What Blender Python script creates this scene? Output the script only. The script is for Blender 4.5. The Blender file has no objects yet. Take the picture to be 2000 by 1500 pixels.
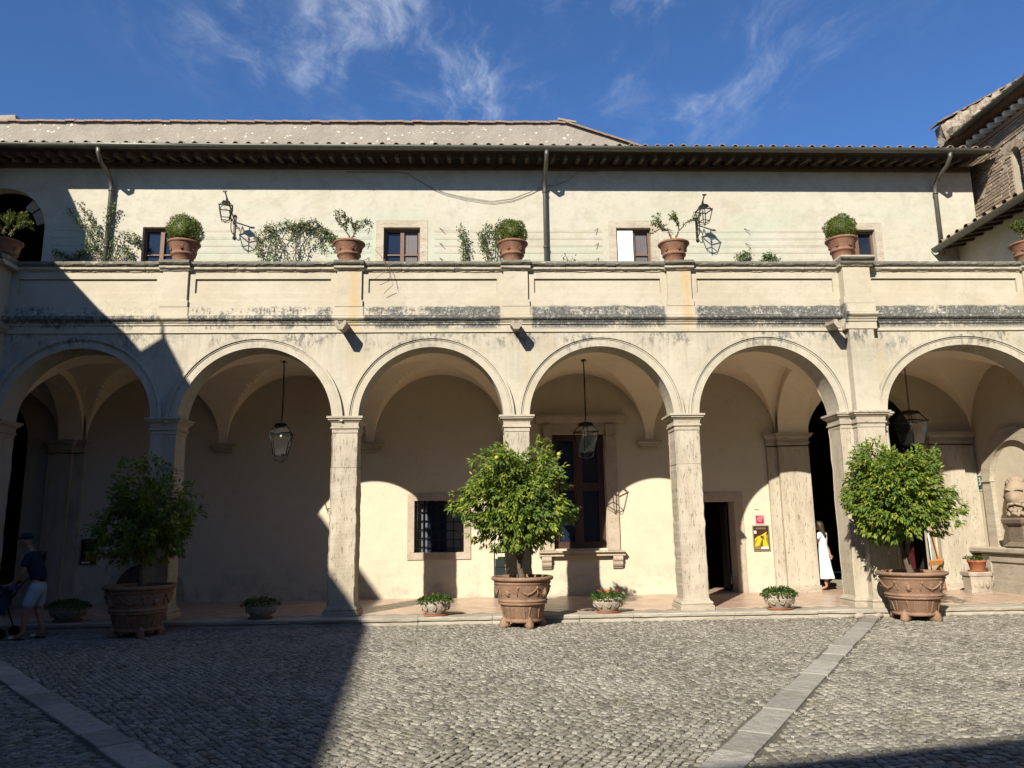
import bpy, bmesh, math, random
import numpy as np
from mathutils import Vector, Matrix, noise as mnoise
R_ = math.radians
rnd = random.Random(7)
NR = np.random.RandomState(11)
scn = bpy.context.scene
COL = scn.collection

# ------------------------------------------------------------------ camera
cam = bpy.data.cameras.new('camera'); cam.lens = 27.04; cam.sensor_width = 36; cam.clip_end = 3000
co = bpy.data.objects.new('camera', cam); COL.objects.link(co)
yaw, pitch, roll = R_(2.35), R_(10.5), R_(-0.8)
f = Vector((math.sin(yaw)*math.cos(pitch), math.cos(yaw)*math.cos(pitch), math.sin(pitch)))
r0 = Vector((math.cos(yaw), -math.sin(yaw), 0)); u0 = r0.cross(f)
r1 = math.cos(roll)*r0+math.sin(roll)*u0; u1 = -math.sin(roll)*r0+math.cos(roll)*u0
co.matrix_world = Matrix(((r1.x, u1.x, -f.x, 0), (r1.y, u1.y, -f.y, 0), (r1.z, u1.z, -f.z, 1.8), (0, 0, 0, 1)))
scn.camera = co
# ------------------------------------------------------------------ light
SX, SM = 0.53, 0.705                      # sunlight direction (SX, 1, -SM)
sd = Vector((SX, 1, -SM)).normalized()
EL = math.asin(-sd.z)
sun = bpy.data.lights.new('sun', 'SUN'); sun.energy = 5.0; sun.angle = R_(0.55); sun.color = (1, 0.93, 0.80)
so = bpy.data.objects.new('sun', sun); COL.objects.link(so)
so.rotation_euler = sd.to_track_quat('-Z', 'Y').to_euler(); so.location = (-30, -60, 45)
world = bpy.data.worlds.new('World'); scn.world = world; world.use_nodes = True
wt = world.node_tree; wt.nodes.clear()
scn.view_settings.view_transform = 'Standard'; scn.view_settings.look = 'None'
scn.view_settings.gamma = 1; scn.view_settings.exposure = 1.02
scn.view_settings.use_curve_mapping = False

class NT:
    """tiny node helper"""
    def __init__(s, tree): s.t = tree
    def n(s, typ, **kw):
        nd = s.t.nodes.new(typ)
        for k, v in kw.items():
            setattr(nd, k, v)
        return nd
    def put(s, sock, v):
        if hasattr(v, 'is_output'): s.t.links.new(v, sock)
        else:
            if isinstance(v, (tuple, list)) and len(v) == 3 and sock.type == 'RGBA': v = (*v, 1)
            sock.default_value = v
    def m(s, op, a, b=0.0, c=0.0, clamp=False):
        nd = s.n('ShaderNodeMath', operation=op, use_clamp=clamp)
        s.put(nd.inputs[0], a); s.put(nd.inputs[1], b); s.put(nd.inputs[2], c); return nd.outputs[0]
    def mul(s, a, b): return s.m('MULTIPLY', a, b)
    def add(s, a, b): return s.m('ADD', a, b)
    def sub(s, a, b): return s.m('SUBTRACT', a, b)
    def step(s, v, a, b):                     # smoothstep a..b
        nd = s.n('ShaderNodeMapRange', interpolation_type='SMOOTHSTEP')
        s.put(nd.inputs[0], v); s.put(nd.inputs[1], a); s.put(nd.inputs[2], b); s.put(nd.inputs[3], 0.0); s.put(nd.inputs[4], 1.0)
        return nd.outputs[0]
    def band(s, v, a, b, w):                  # 1 between a and b
        return s.mul(s.step(v, a-w, a+w), s.sub(1.0, s.step(v, b-w, b+w)))
    def mix(s, fac, a, b, mode='MIX'):
        nd = s.n('ShaderNodeMix', data_type='RGBA', blend_type=mode)
        s.put(nd.inputs[0], fac); s.put(nd.inputs[6], a); s.put(nd.inputs[7], b); return nd.outputs[2]
    def obj(s): return s.n('ShaderNodeTexCoord').outputs['Object']
    def scale(s, vec, sc, loc=(0, 0, 0)):
        nd = s.n('ShaderNodeMapping'); s.put(nd.inputs[0], vec); nd.inputs[3].default_value = sc; nd.inputs[1].default_value = loc
        return nd.outputs[0]
    def noise(s, vec, sc, det=4, rough=0.55, dist=0.0):
        nd = s.n('ShaderNodeTexNoise'); s.put(nd.inputs['Vector'], vec); nd.inputs['Scale'].default_value = sc
        nd.inputs['Detail'].default_value = det; nd.inputs['Roughness'].default_value = rough; nd.inputs['Distortion'].default_value = dist
        return nd.outputs[0]
    def vor(s, vec, sc, feat='F1', out=0):
        nd = s.n('ShaderNodeTexVoronoi', feature=feat); s.put(nd.inputs['Vector'], vec); nd.inputs['Scale'].default_value = sc
        return nd.outputs[out]
    def sep(s, vec):
        nd = s.n('ShaderNodeSeparateXYZ'); s.put(nd.inputs[0], vec); return nd.outputs
    def bump(s, h, dist, strength=1.0, base=None):
        nd = s.n('ShaderNodeBump'); nd.inputs['Strength'].default_value = strength; nd.inputs['Distance'].default_value = dist
        s.put(nd.inputs['Height'], h)
        if base is not None: s.put(nd.inputs['Normal'], base)
        return nd.outputs[0]
    def attr(s, name): return s.n('ShaderNodeAttribute', attribute_name=name).outputs['Fac']

# ------------------------------------------------------------------ world
W = NT(wt)
sky = W.n('ShaderNodeTexSky', sky_type='NISHITA'); sky.sun_disc = False
sky.sun_elevation = EL; sky.sun_rotation = math.atan2(-sd.x, -sd.y); sky.altitude = 300
sky.air_density = 1.0; sky.dust_density = 0.25; sky.ozone_density = 3.0
gen = W.n('ShaderNodeTexCoord').outputs['Generated']
sx_, sy_, sz_ = W.sep(gen)
zz = W.m('MAXIMUM', sz_, 0.05)
cu = W.m('DIVIDE', sx_, zz); cv = W.m('DIVIDE', sy_, zz)
cmb = W.n('ShaderNodeCombineXYZ'); W.put(cmb.inputs[0], cu); W.put(cmb.inputs[1], cv)
P2 = cmb.outputs[0]
wv = W.n('ShaderNodeTexNoise'); W.put(wv.inputs['Vector'], P2); wv.inputs['Scale'].default_value = 1.6; wv.inputs['Detail'].default_value = 4
warp = W.n('ShaderNodeVectorMath', operation='MULTIPLY_ADD')
W.put(warp.inputs[0], wv.outputs['Color']); warp.inputs[1].default_value = (0.38, 0.38, 0.38); W.put(warp.inputs[2], P2)
rot = W.n('ShaderNodeMapping'); W.put(rot.inputs[0], warp.outputs[0]); rot.inputs[1].default_value = (0.35, 0.1, 0); rot.inputs[2].default_value = (0, 0, R_(-28)); rot.inputs[3].default_value = (3.2, 1.5, 1)
wisp = W.noise(rot.outputs[0], 1.5, 12, 0.66, 0.25)
big = W.noise(P2, 1.1, 2, 0.5)
# distance from the cloud patch that hangs above the roof
du = W.mul(W.sub(cu, 0.08), 0.8); dv = W.mul(W.sub(cv, 1.42), 0.8)
rr = W.m('SQRT', W.add(W.mul(du, du), W.mul(dv, dv)))
patch = W.sub(1.0, W.step(W.add(rr, W.mul(W.sub(big, 0.5), 0.5)), 0.10, 0.72))
far = W.mul(W.step(W.noise(P2, 0.35, 2, 0.5), 0.60, 0.75), 0.7)
mask = W.m('MAXIMUM', patch, far)
rdg = W.m('POWER', W.sub(1.0, W.m('MINIMUM', W.mul(W.m('ABSOLUTE', W.sub(W.noise(rot.outputs[0], 0.9, 8, 0.60, 0.5), 0.5)), 7.0), 1.0)), 2.0)
cl = W.mul(W.add(W.mul(W.step(wisp, 0.46, 0.82), 0.40), W.mul(W.mul(rdg, W.step(wisp, 0.40, 0.70)), 0.75)), mask)
cl = W.mul(cl, W.step(sz_, 0.02, 0.2))
skyc = W.mix(1.0, sky.outputs[0], (0.58, 0.86, 1.20), 'MULTIPLY')
col = W.mix(W.mul(cl, 0.62), skyc, (6.4, 7.0, 8.0))
bg = W.n('ShaderNodeBackground'); W.put(bg.inputs[0], col); bg.inputs[1].default_value = 0.060
wo = W.n('ShaderNodeOutputWorld'); wt.links.new(bg.outputs[0], wo.inputs[0])

# ------------------------------------------------------------------ materials
M = {}
def new_mat(name):
    m = bpy.data.materials.new(name); m.use_nodes = True; t = m.node_tree; t.nodes.clear()
    N = NT(t); b = N.n('ShaderNodeBsdfPrincipled'); o = N.n('ShaderNodeOutputMaterial'); t.links.new(b.outputs[0], o.inputs[0])
    M[name] = m
    return N, b
def simple(name, colr, rough=0.7, metal=0.0, var=0.15, nscale=6, bump=0.0, bscale=40, spec=0.3):
    colr = tuple(x*0.74 for x in colr)
    N, b = new_mat(name); v = N.obj()
    n = N.noise(v, nscale, 5); k = N.add(1-var, N.mul(n, 2*var))
    mm = N.n('ShaderNodeVectorMath', operation='SCALE'); mm.inputs[0].default_value = colr; N.put(mm.inputs['Scale'], k)
    N.put(b.inputs['Base Color'], mm.outputs[0]); b.inputs['Roughness'].default_value = rough; b.inputs['Metallic'].default_value = metal
    b.inputs['Specular IOR Level'].default_value = spec
    if bump: N.put(b.inputs['Normal'], N.bump(N.noise(v, bscale, 6), bump))
    return M[name]

def plaster(name, a, b2, green=0.0, stain=False, streak=False, dirt_low=0.0, k=0.54, mott=0.35):
    a = tuple(x*k for x in a); b2 = tuple(x*k for x in b2)
    N, b = new_mat(name); v = N.obj(); X, Y, Z = N.sep(v)
    n1 = N.noise(v, 0.7, 6, 0.6); n2 = N.noise(v, 3.0, 6, 0.65); n3 = N.noise(v, 14, 5, 0.6)
    c = N.mix(N.step(n1, 0.35, 0.68), a, b2)
    c = N.mix(N.mul(N.step(n2, 0.47, 0.70), mott), c, tuple(x*0.76 for x in a))
    pch = N.noise(N.scale(v, (1, 1, 1.3)), 1.5, 7, 0.7, 0.6); c = N.mix(N.mul(N.step(pch, 0.52, 0.60), mott*0.7), c, tuple(x*y for x, y in zip(b2, (0.84, 0.84, 0.80))))
    hair = N.m('ABSOLUTE', N.sub(N.noise(v, 1.1, 8, 0.62, 0.4), 0.5)); c = N.mix(N.mul(N.sub(1.0, N.step(hair, 0.0, 0.0035)), N.mul(N.step(N.noise(v, 0.6, 2), 0.5, 0.6), 0.55)), c, tuple(x*0.45 for x in b2))
    c = N.mix(N.mul(N.step(n3, 0.55, 0.8), 0.20), c, tuple(x*0.82 for x in b2))
    brush = N.noise(N.scale(v, (1, 1, 5)), 2.0, 5, 0.6)
    c = N.mix(N.mul(N.step(brush, 0.5, 0.75), 0.25), c, tuple(min(1, x*1.12) for x in a))
    if green:
        g = N.mul(N.step(N.noise(N.scale(v, (0.8, 0.8, 1.6)), 0.55, 4, 0.6), 0.42, 0.62), green)
        g = N.mul(g, N.sub(1.0, N.step(Z, 9.4, 10.6)))
        c = N.mix(g, c, (0.285, 0.335, 0.26))
        crk = N.mul(N.step(N.noise(N.scale(v, (1, 1, 2.4)), 7, 6, 0.7), 0.60, 0.74), 0.45)
        c = N.mix(crk, c, (0.215, 0.20, 0.15))
    if streak:                                # rain streaks and grey lichen under the cornice
        st = N.noise(N.scale(v, (9, 9, 0.55)), 1.6, 5, 0.65)
        zf = N.step(Z, 4.4, 5.75)
        c = N.mix(N.mul(N.mul(N.step(st, 0.42, 0.72), zf), 0.42), c, (0.20, 0.18, 0.14))
        och = N.mul(N.step(N.noise(N.scale(v, (2, 2, 0.3)), 1.3, 3, 0.5), 0.52, 0.7), 0.3)
        c = N.mix(och, c, (0.33, 0.26, 0.155))
        bl = N.mul(N.step(N.noise(N.scale(v, (1, 1, 0.5)), 9, 8, 0.75), 0.47, 0.60), N.mul(N.step(N.add(Z, N.mul(N.noise(v, 1.5, 4), 0.7)), 5.55, 6.05), N.step(N.noise(v, 0.9, 3), 0.38, 0.56)))
        c = N.mix(N.mul(bl, 0.85), c, (0.085, 0.085, 0.08))
    if stain:                                 # black algae crust on cornice ledges between the pilasters
        fine = N.noise(N.scale(v, (1, 1, 1.0)), 16, 9, 0.78)
        vst = N.noise(N.scale(v, (14, 14, 1.2)), 1.4, 6, 0.7)
        pil = None
        for px in (-6.28, -2.72, 0.74, 4.2, 8.0):
            w = N.sub(1.0, N.band(X, px-0.33, px+0.33, 0.03)); pil = w if pil is None else N.mul(pil, w)
        bay = N.add(0.18, N.mul(N.step(X, -6.2, 0.6), 0.82))
        zb = N.mul(N.step(Z, 5.80, 5.90), N.sub(1.0, N.step(N.add(Z, N.mul(N.sub(N.noise(v, 5, 4), 0.5), 0.12)), 6.29, 6.34)))
        coarse = N.noise(N.scale(v, (1, 1, 1.5)), 1.7, 5, 0.65)
        ledge = N.mul(N.band(Z, 5.98, 6.112, 0.015), 0.13)
        gr = N.add(N.add(N.mul(fine, 0.85), N.mul(vst, 0.40)), N.add(N.mul(coarse, 0.85), ledge))
        s1 = N.step(N.add(gr, N.mul(bay, 0.21)), 1.075, 1.25)
        s1 = N.mul(N.mul(s1, pil), zb)
        grey = N.mix(N.step(N.noise(v, 26, 6, 0.8), 0.42, 0.60), (0.038, 0.040, 0.040), (0.13, 0.13, 0.122))
        c = N.mix(N.mul(s1, 0.93), c, grey)
        wh = N.mul(N.mul(N.step(N.noise(v, 12, 8, 0.8), 0.55, 0.62), N.mul(pil, zb)), 0.75)
        c = N.mix(wh, c, (0.42, 0.41, 0.37))
        ln = N.mul(N.band(Z, 7.17, 7.30, 0.012), N.step(N.noise(N.scale(v, (1, 1, 3)), 6, 7, 0.7), 0.30, 0.46))
        c = N.mix(N.mul(ln, 0.9), c, (0.095, 0.092, 0.075))
        # ochre rust runs down two pilasters
        for px in (-2.62, 4.33):
            q = N.mul(N.band(X, px-0.07, px+0.09, 0.07), N.band(Z, 5.75, 7.1, 0.1))
            c = N.mix(N.mul(N.mul(q, N.step(vst, 0.3, 0.6)), 0.75), c, (0.38, 0.26, 0.11))
    if dirt_low:
        dl = N.mul(N.sub(1.0, N.step(Z, 0.2, 1.3)), N.step(N.noise(v, 2.2, 6, 0.65), 0.45, 0.65))
        c = N.mix(N.mul(dl, dirt_low), c, (0.27, 0.26, 0.215))
    N.put(b.inputs['Base Color'], c); b.inputs['Roughness'].default_value = 0.9; b.inputs['Specular IOR Level'].default_value = 0.15
    h = N.add(N.mul(N.noise(v, 3.5, 4), 0.6), N.mul(N.noise(v, 45, 4), 0.12))
    N.put(b.inputs['Normal'], N.bump(h, 0.03, 0.7))
    return M[name]
CREAM = (0.70, 0.635, 0.51)
plaster('facade_plaster', CREAM, (0.60, 0.54, 0.42), streak=True, mott=0.5)
plaster('cornice_plaster', (0.70, 0.63, 0.50), (0.64, 0.56, 0.42), stain=True, mott=0.4)
plaster('upper_plaster', (0.70, 0.655, 0.545), (0.66, 0.60, 0.475), green=0.42, mott=0.6)
plaster('portico_plaster', (0.73, 0.645, 0.49), (0.70, 0.61, 0.45), dirt_low=0.7, k=0.63, mott=0.22)
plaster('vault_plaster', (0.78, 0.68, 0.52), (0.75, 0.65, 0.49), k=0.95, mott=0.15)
plaster('wing_plaster', (0.66, 0.58, 0.44), (0.62, 0.54, 0.40), k=0.68)

def travertine(name, a, b2, vert=1.0, pits=1.0):
    a = tuple(x*0.62 for x in a); b2 = tuple(x*0.62 for x in b2)
    N, b = new_mat(name); v = N.obj()
    sc = (1, 1, 0.16) if vert > 0 else (0.25, 0.25, 1.6) if vert < 0 else (1, 1, 1)
    vs = N.scale(v, sc)
    n1 = N.noise(vs, 5, 6, 0.65); n2 = N.noise(v, 1.3, 5, 0.6); pit = N.noise(vs, 34, 5, 0.7); sp = N.noise(v, 60, 4, 0.6)
    c = N.mix(N.step(n1, 0.35, 0.7), a, b2)
    c = N.mix(N.mul(N.step(n2, 0.45, 0.72), 0.45), c, tuple(x*0.70 for x in b2))
    pm = N.mul(N.mul(N.step(pit, 0.57, 0.66), N.step(sp, 0.38, 0.58)), pits)
    c = N.mix(N.mul(pm, 0.75), c, (0.17, 0.13, 0.09))
    N.put(b.inputs['Base Color'], c); b.inputs['Roughness'].default_value = 0.8; b.inputs['Specular IOR Level'].default_value = 0.2
    N.put(b.inputs['Normal'], N.bump(N.sub(N.mul(n1, 0.4), N.mul(pm, 0.6)), 0.012))
    return M[name]
travertine('travertine', (0.60, 0.53, 0.42), (0.48, 0.41, 0.31))
travertine('travertine_flat', (0.58, 0.51, 0.40), (0.47, 0.40, 0.31), vert=-1, pits=0.8)
travertine('pink_travertine', (0.58, 0.48, 0.37), (0.50, 0.40, 0.30), vert=0, pits=0.5)
travertine('kerb_travertine', (0.58, 0.52, 0.43), (0.42, 0.37, 0.29), vert=-1, pits=0.6)
travertine('slab_stone', (0.42, 0.40, 0.35), (0.31, 0.295, 0.255), vert=0, pits=0.15)

def terracotta(name, a, b2, pale=0.5):
    a = tuple(x*0.62 for x in a); b2 = tuple(x*0.62 for x in b2)
    N, b = new_mat(name); v = N.obj()
    n1 = N.noise(v, 3, 6, 0.65); n2 = N.noise(v, 9, 7, 0.7); n3 = N.noise(N.scale(v, (1, 1, 3)), 2, 4)
    c = N.mix(N.step(n1, 0.35, 0.68), a, b2)
    c = N.mix(N.mul(N.step(n2, 0.52, 0.72), pale), c, (0.29, 0.225, 0.165))
    c = N.mix(N.mul(N.step(n3, 0.50, 0.70), 0.6), c, tuple(x*0.5 for x in a))
    N.put(b.inputs['Base Color'], c); b.inputs['Roughness'].default_value = 0.8; b.inputs['Specular IOR Level'].default_value = 0.25
    N.put(b.inputs['Normal'], N.bump(N.noise(v, 30, 6), 0.008))
terracotta('terracotta', (0.35, 0.215, 0.14), (0.265, 0.15, 0.095), 0.6)
terracotta('terracotta_red', (0.31, 0.155, 0.095), (0.25, 0.115, 0.07), 0.45)
terracotta('roof_tile', (0.38, 0.27, 0.19), (0.26, 0.17, 0.12), 0.6)
terracotta('saucer_clay', (0.42, 0.15, 0.07), (0.38, 0.13, 0.06), 0.1)
travertine('planter_stone', (0.50, 0.43, 0.34), (0.40, 0.33, 0.26), vert=0, pits=0.4)

simple('dark_iron', (0.035, 0.028, 0.025), 0.45, 0.7, 0.3)
simple('black_iron', (0.012, 0.012, 0.014), 0.5, 0.4, 0.2)
simple('gutter_metal', (0.115, 0.118, 0.10), 0.42, 0.55, 0.3, 3)
simple('pipe_metal', (0.15, 0.145, 0.12), 0.45, 0.5, 0.35, 4)
simple('old_wood', (0.085, 0.055, 0.035), 0.85, 0, 0.45, 9, 0.01, 30)
simple('brown_wood', (0.065, 0.030, 0.018), 0.45, 0, 0.3, 8, 0.003, 60)
simple('upper_wood', (0.17, 0.09, 0.05), 0.6, 0, 0.3, 10, 0.003, 60)
simple('shutter_wood', (0.13, 0.115, 0.12), 0.55, 0, 0.2, 6)
simple('curtain_grey', (0.13, 0.14, 0.16), 0.8)
simple('white_blind', (0.80, 0.84, 0.90), 0.6, 0, 0.03)
simple('white_paint', (0.78, 0.78, 0.78), 0.5, 0, 0.05)
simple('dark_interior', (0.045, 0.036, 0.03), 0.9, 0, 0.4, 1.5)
simple('soil', (0.05, 0.035, 0.022), 0.95, 0, 0.5, 20, 0.02, 40)
simple('bark', (0.11, 0.085, 0.06), 0.9, 0, 0.45, 14, 0.01, 40)
simple('twig', (0.16, 0.105, 0.065), 0.85, 0, 0.4, 20)
simple('skin', (0.42, 0.23, 0.15), 0.5, 0, 0.08)
simple('tan_skin', (0.33, 0.18, 0.115), 0.5, 0, 0.08)
simple('hair', (0.035, 0.020, 0.012), 0.5, 0, 0.3, 30)
simple('white_dress', (0.80, 0.80, 0.82), 0.8, 0, 0.03)
simple('navy_cloth', (0.018, 0.024, 0.05), 0.9, 0, 0.2)
simple('blue_cloth', (0.05, 0.08, 0.22), 0.85, 0, 0.25)
simple('pale_shorts', (0.36, 0.43, 0.52), 0.85, 0, 0.1)
simple('shoe_dark', (0.03, 0.025, 0.02), 0.6)
simple('dark_green_paint', (0.018, 0.028, 0.026), 0.4, 0.1, 0.15)
simple('maroon', (0.05, 0.004, 0.004), 0.6)
simple('orange_wood', (0.42, 0.19, 0.06), 0.5, 0, 0.12)
simple('flower_orange', (0.75, 0.17, 0.02), 0.6, 0, 0.2)
simple('flower_red', (0.55, 0.04, 0.02), 0.6, 0, 0.2)
simple('orange_fruit', (0.45, 0.42, 0.05), 0.5, 0, 0.25)
simple('bust_stone', (0.36, 0.275, 0.195), 0.85, 0, 0.3, 5, 0.01, 30)
simple('carved_dark', (0.20, 0.155, 0.11), 0.85, 0, 0.5, 14, 0.02, 26)
simple('lamp_bulb', (0.55, 0.55, 0.5), 0.3, 0, 0.02)
simple('wire_dark', (0.06, 0.055, 0.045), 0.6)
simple('wire_pale', (0.35, 0.34, 0.27), 0.6)
simple('poster_frame', (0.33, 0.27, 0.17), 0.45, 0.4, 0.1)
simple('brown_print', (0.055, 0.022, 0.014), 0.35, 0, 0.25, 6)
simple('yellow_print', (0.60, 0.45, 0.02), 0.35, 0, 0.25, 9)
simple('ochre_print', (0.26, 0.17, 0.035), 0.35, 0, 0.3, 12)
simple('white_print', (0.75, 0.74, 0.70), 0.4, 0, 0.05)
simple('magenta_print', (0.36, 0.02, 0.06), 0.35, 0, 0.08)
simple('pink_print', (0.75, 0.36, 0.40), 0.35, 0, 0.08)
simple('green_print', (0.07, 0.17, 0.13), 0.35, 0, 0.1)
simple('pale_green_print', (0.55, 0.62, 0.50), 0.4, 0, 0.05)

N, b = new_mat('verge_mortar'); v = N.obj()
c = N.mix(N.step(N.noise(v, 4, 7, 0.7), 0.38, 0.62), (0.20, 0.155, 0.11), (0.40, 0.345, 0.26))
N.put(b.inputs['Base Color'], N.mix(N.step(N.noise(v, 13, 6, 0.7), 0.56, 0.68), c, (0.09, 0.06, 0.045))); b.inputs['Roughness'].default_value = 0.95
N.put(b.inputs['Normal'], N.bump(N.noise(v, 9, 8, 0.75), 0.12))
# glass: dark reflecting panes and clear lantern panes
N, b = new_mat('window_glass'); b.inputs['Base Color'].default_value = (0.010, 0.016, 0.03, 1); b.inputs['Roughness'].default_value = 0.04
b.inputs['Specular IOR Level'].default_value = 0.4
N.put(b.inputs['Normal'], N.bump(N.noise(N.obj(), 2.5, 2), 0.004))
N, b = new_mat('lantern_glass'); b.inputs['Base Color'].default_value = (0.30, 0.32, 0.30, 1); b.inputs['Roughness'].default_value = 0.08
b.inputs['Alpha'].default_value = 0.035; b.inputs['Specular IOR Level'].default_value = 0.2
# attic mortar with light chips
N, b = new_mat('attic_mortar'); v = N.obj()
n = N.noise(v, 1.2, 6, 0.65); c = N.mix(N.step(n, 0.3, 0.7), (0.255, 0.222, 0.185), (0.205, 0.178, 0.148))
c = N.mix(N.mul(N.step(N.noise(N.scale(v, (2, 1, 2)), 11, 7, 0.7), 0.5, 0.7), 0.45), c, (0.13, 0.115, 0.095))
N.put(b.inputs['Base Color'], c); b.inputs['Roughness'].default_value = 0.95
N.put(b.inputs['Normal'], N.bump(N.noise(v, 7, 6, 0.65), 0.035))
simple('chip_white', (0.66, 0.62, 0.52), 0.9, 0, 0.15)
# stones with a per-piece random attribute
def piece_mat(name, cols, rough=0.85, bump=0.012, bs=35, moss=0.0, spec=0.25, rv=0.0):
    cols = tuple(tuple(x*0.72 for x in c_) for c_ in cols)
    N, b = new_mat(name); v = N.obj(); a = N.attr('rnd')
    c = N.mix(N.step(a, 0.0, 0.5), cols[0], cols[1]); c = N.mix(N.step(a, 0.5, 1.0), c, cols[2])
    n = N.noise(v, 14, 6, 0.65); c = N.mix(N.mul(N.step(n, 0.4, 0.72), 0.5), c, tuple(x*0.58 for x in cols[0]))
    n2 = N.noise(v, 0.6, 4, 0.6); c = N.mix(N.mul(N.step(n2, 0.4, 0.7), 0.3), c, tuple(x*1.22 for x in cols[2]))
    if moss: c = N.mix(N.mul(N.step(N.noise(v, 1.7, 5, 0.7), 0.55, 0.7), moss), c, (0.16, 0.145, 0.07))
    N.put(b.inputs['Base Color'], c); b.inputs['Specular IOR Level'].default_value = spec
    N.put(b.inputs['Roughness'], N.add(rough-rv/2, N.mul(N.noise(v, 5, 4), rv)))
    N.put(b.inputs['Normal'], N.bump(N.noise(v, bs, 6, 0.65), bump))
piece_mat('cobble', ((0.215, 0.195, 0.155), (0.345, 0.318, 0.26), (0.47, 0.44, 0.37)), 0.85, 0.045, 22, 0.4)
piece_mat('slab_worn', ((0.28, 0.262, 0.222), (0.37, 0.348, 0.30), (0.46, 0.435, 0.38)), 0.85, 0.03, 9, 0.45)
piece_mat('floor_tile', ((0.47, 0.32, 0.23), (0.55, 0.39, 0.285), (0.60, 0.44, 0.33)), 0.34, 0.0012, 12, 0, 0.5, 0.3)
piece_mat('brick', ((0.33, 0.255, 0.185), (0.26, 0.195, 0.145), (0.42, 0.33, 0.24)), 0.9, 0.012, 30)
N, b = new_mat('mortar_ground'); v = N.obj()
c = N.mix(N.step(N.noise(v, 6, 7, 0.7), 0.35, 0.7), (0.060, 0.053, 0.042), (0.125, 0.11, 0.086))
c = N.mix(N.mul(N.step(N.noise(v, 0.9, 4), 0.45, 0.65), 0.45), c, (0.15, 0.14, 0.08))
N.put(b.inputs['Base Color'], c); b.inputs['Roughness'].default_value = 0.95
N.put(b.inputs['Normal'], N.bump(N.noise(v, 60, 5), 0.01))
simple('brick_mortar', (0.36, 0.31, 0.24), 0.95, 0, 0.25, 8, 0.02, 30)
def leafmat(name, dark, mid, bright, trans=0.3):
    m = bpy.data.materials.new(name); m.use_nodes = True; t = m.node_tree; t.nodes.clear(); N = NT(t); M[name] = m
    a = N.attr('rnd'); c = N.mix(N.step(a, 0.0, 0.55), dark, mid); c = N.mix(N.step(a, 0.6, 1.0), c, bright)
    b = N.n('ShaderNodeBsdfPrincipled'); N.put(b.inputs['Base Color'], c); b.inputs['Roughness'].default_value = 0.5; b.inputs['Specular IOR Level'].default_value = 0.28
    tr = N.n('ShaderNodeBsdfTranslucent'); N.put(tr.inputs[0], N.mix(0.5, c, (0.20, 0.25, 0.02)))
    mx = N.n('ShaderNodeMixShader'); mx.inputs[0].default_value = trans
    t.links.new(b.outputs[0], mx.inputs[1]); t.links.new(tr.outputs[0], mx.inputs[2])
    o = N.n('ShaderNodeOutputMaterial'); t.links.new(mx.outputs[0], o.inputs[0])
leafmat('orange_leaf', (0.028, 0.056, 0.009), (0.095, 0.150, 0.018), (0.25, 0.27, 0.030), 0.33)
leafmat('box_leaf', (0.035, 0.055, 0.010), (0.075, 0.095, 0.017), (0.15, 0.16, 0.026), 0.25)
leafmat('vine_leaf', (0.035, 0.060, 0.018), (0.065, 0.095, 0.03), (0.14, 0.16, 0.05), 0.2)
leafmat('flower_leaf', (0.026, 0.062, 0.010), (0.05, 0.10, 0.018), (0.10, 0.155, 0.03), 0.25)

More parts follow.
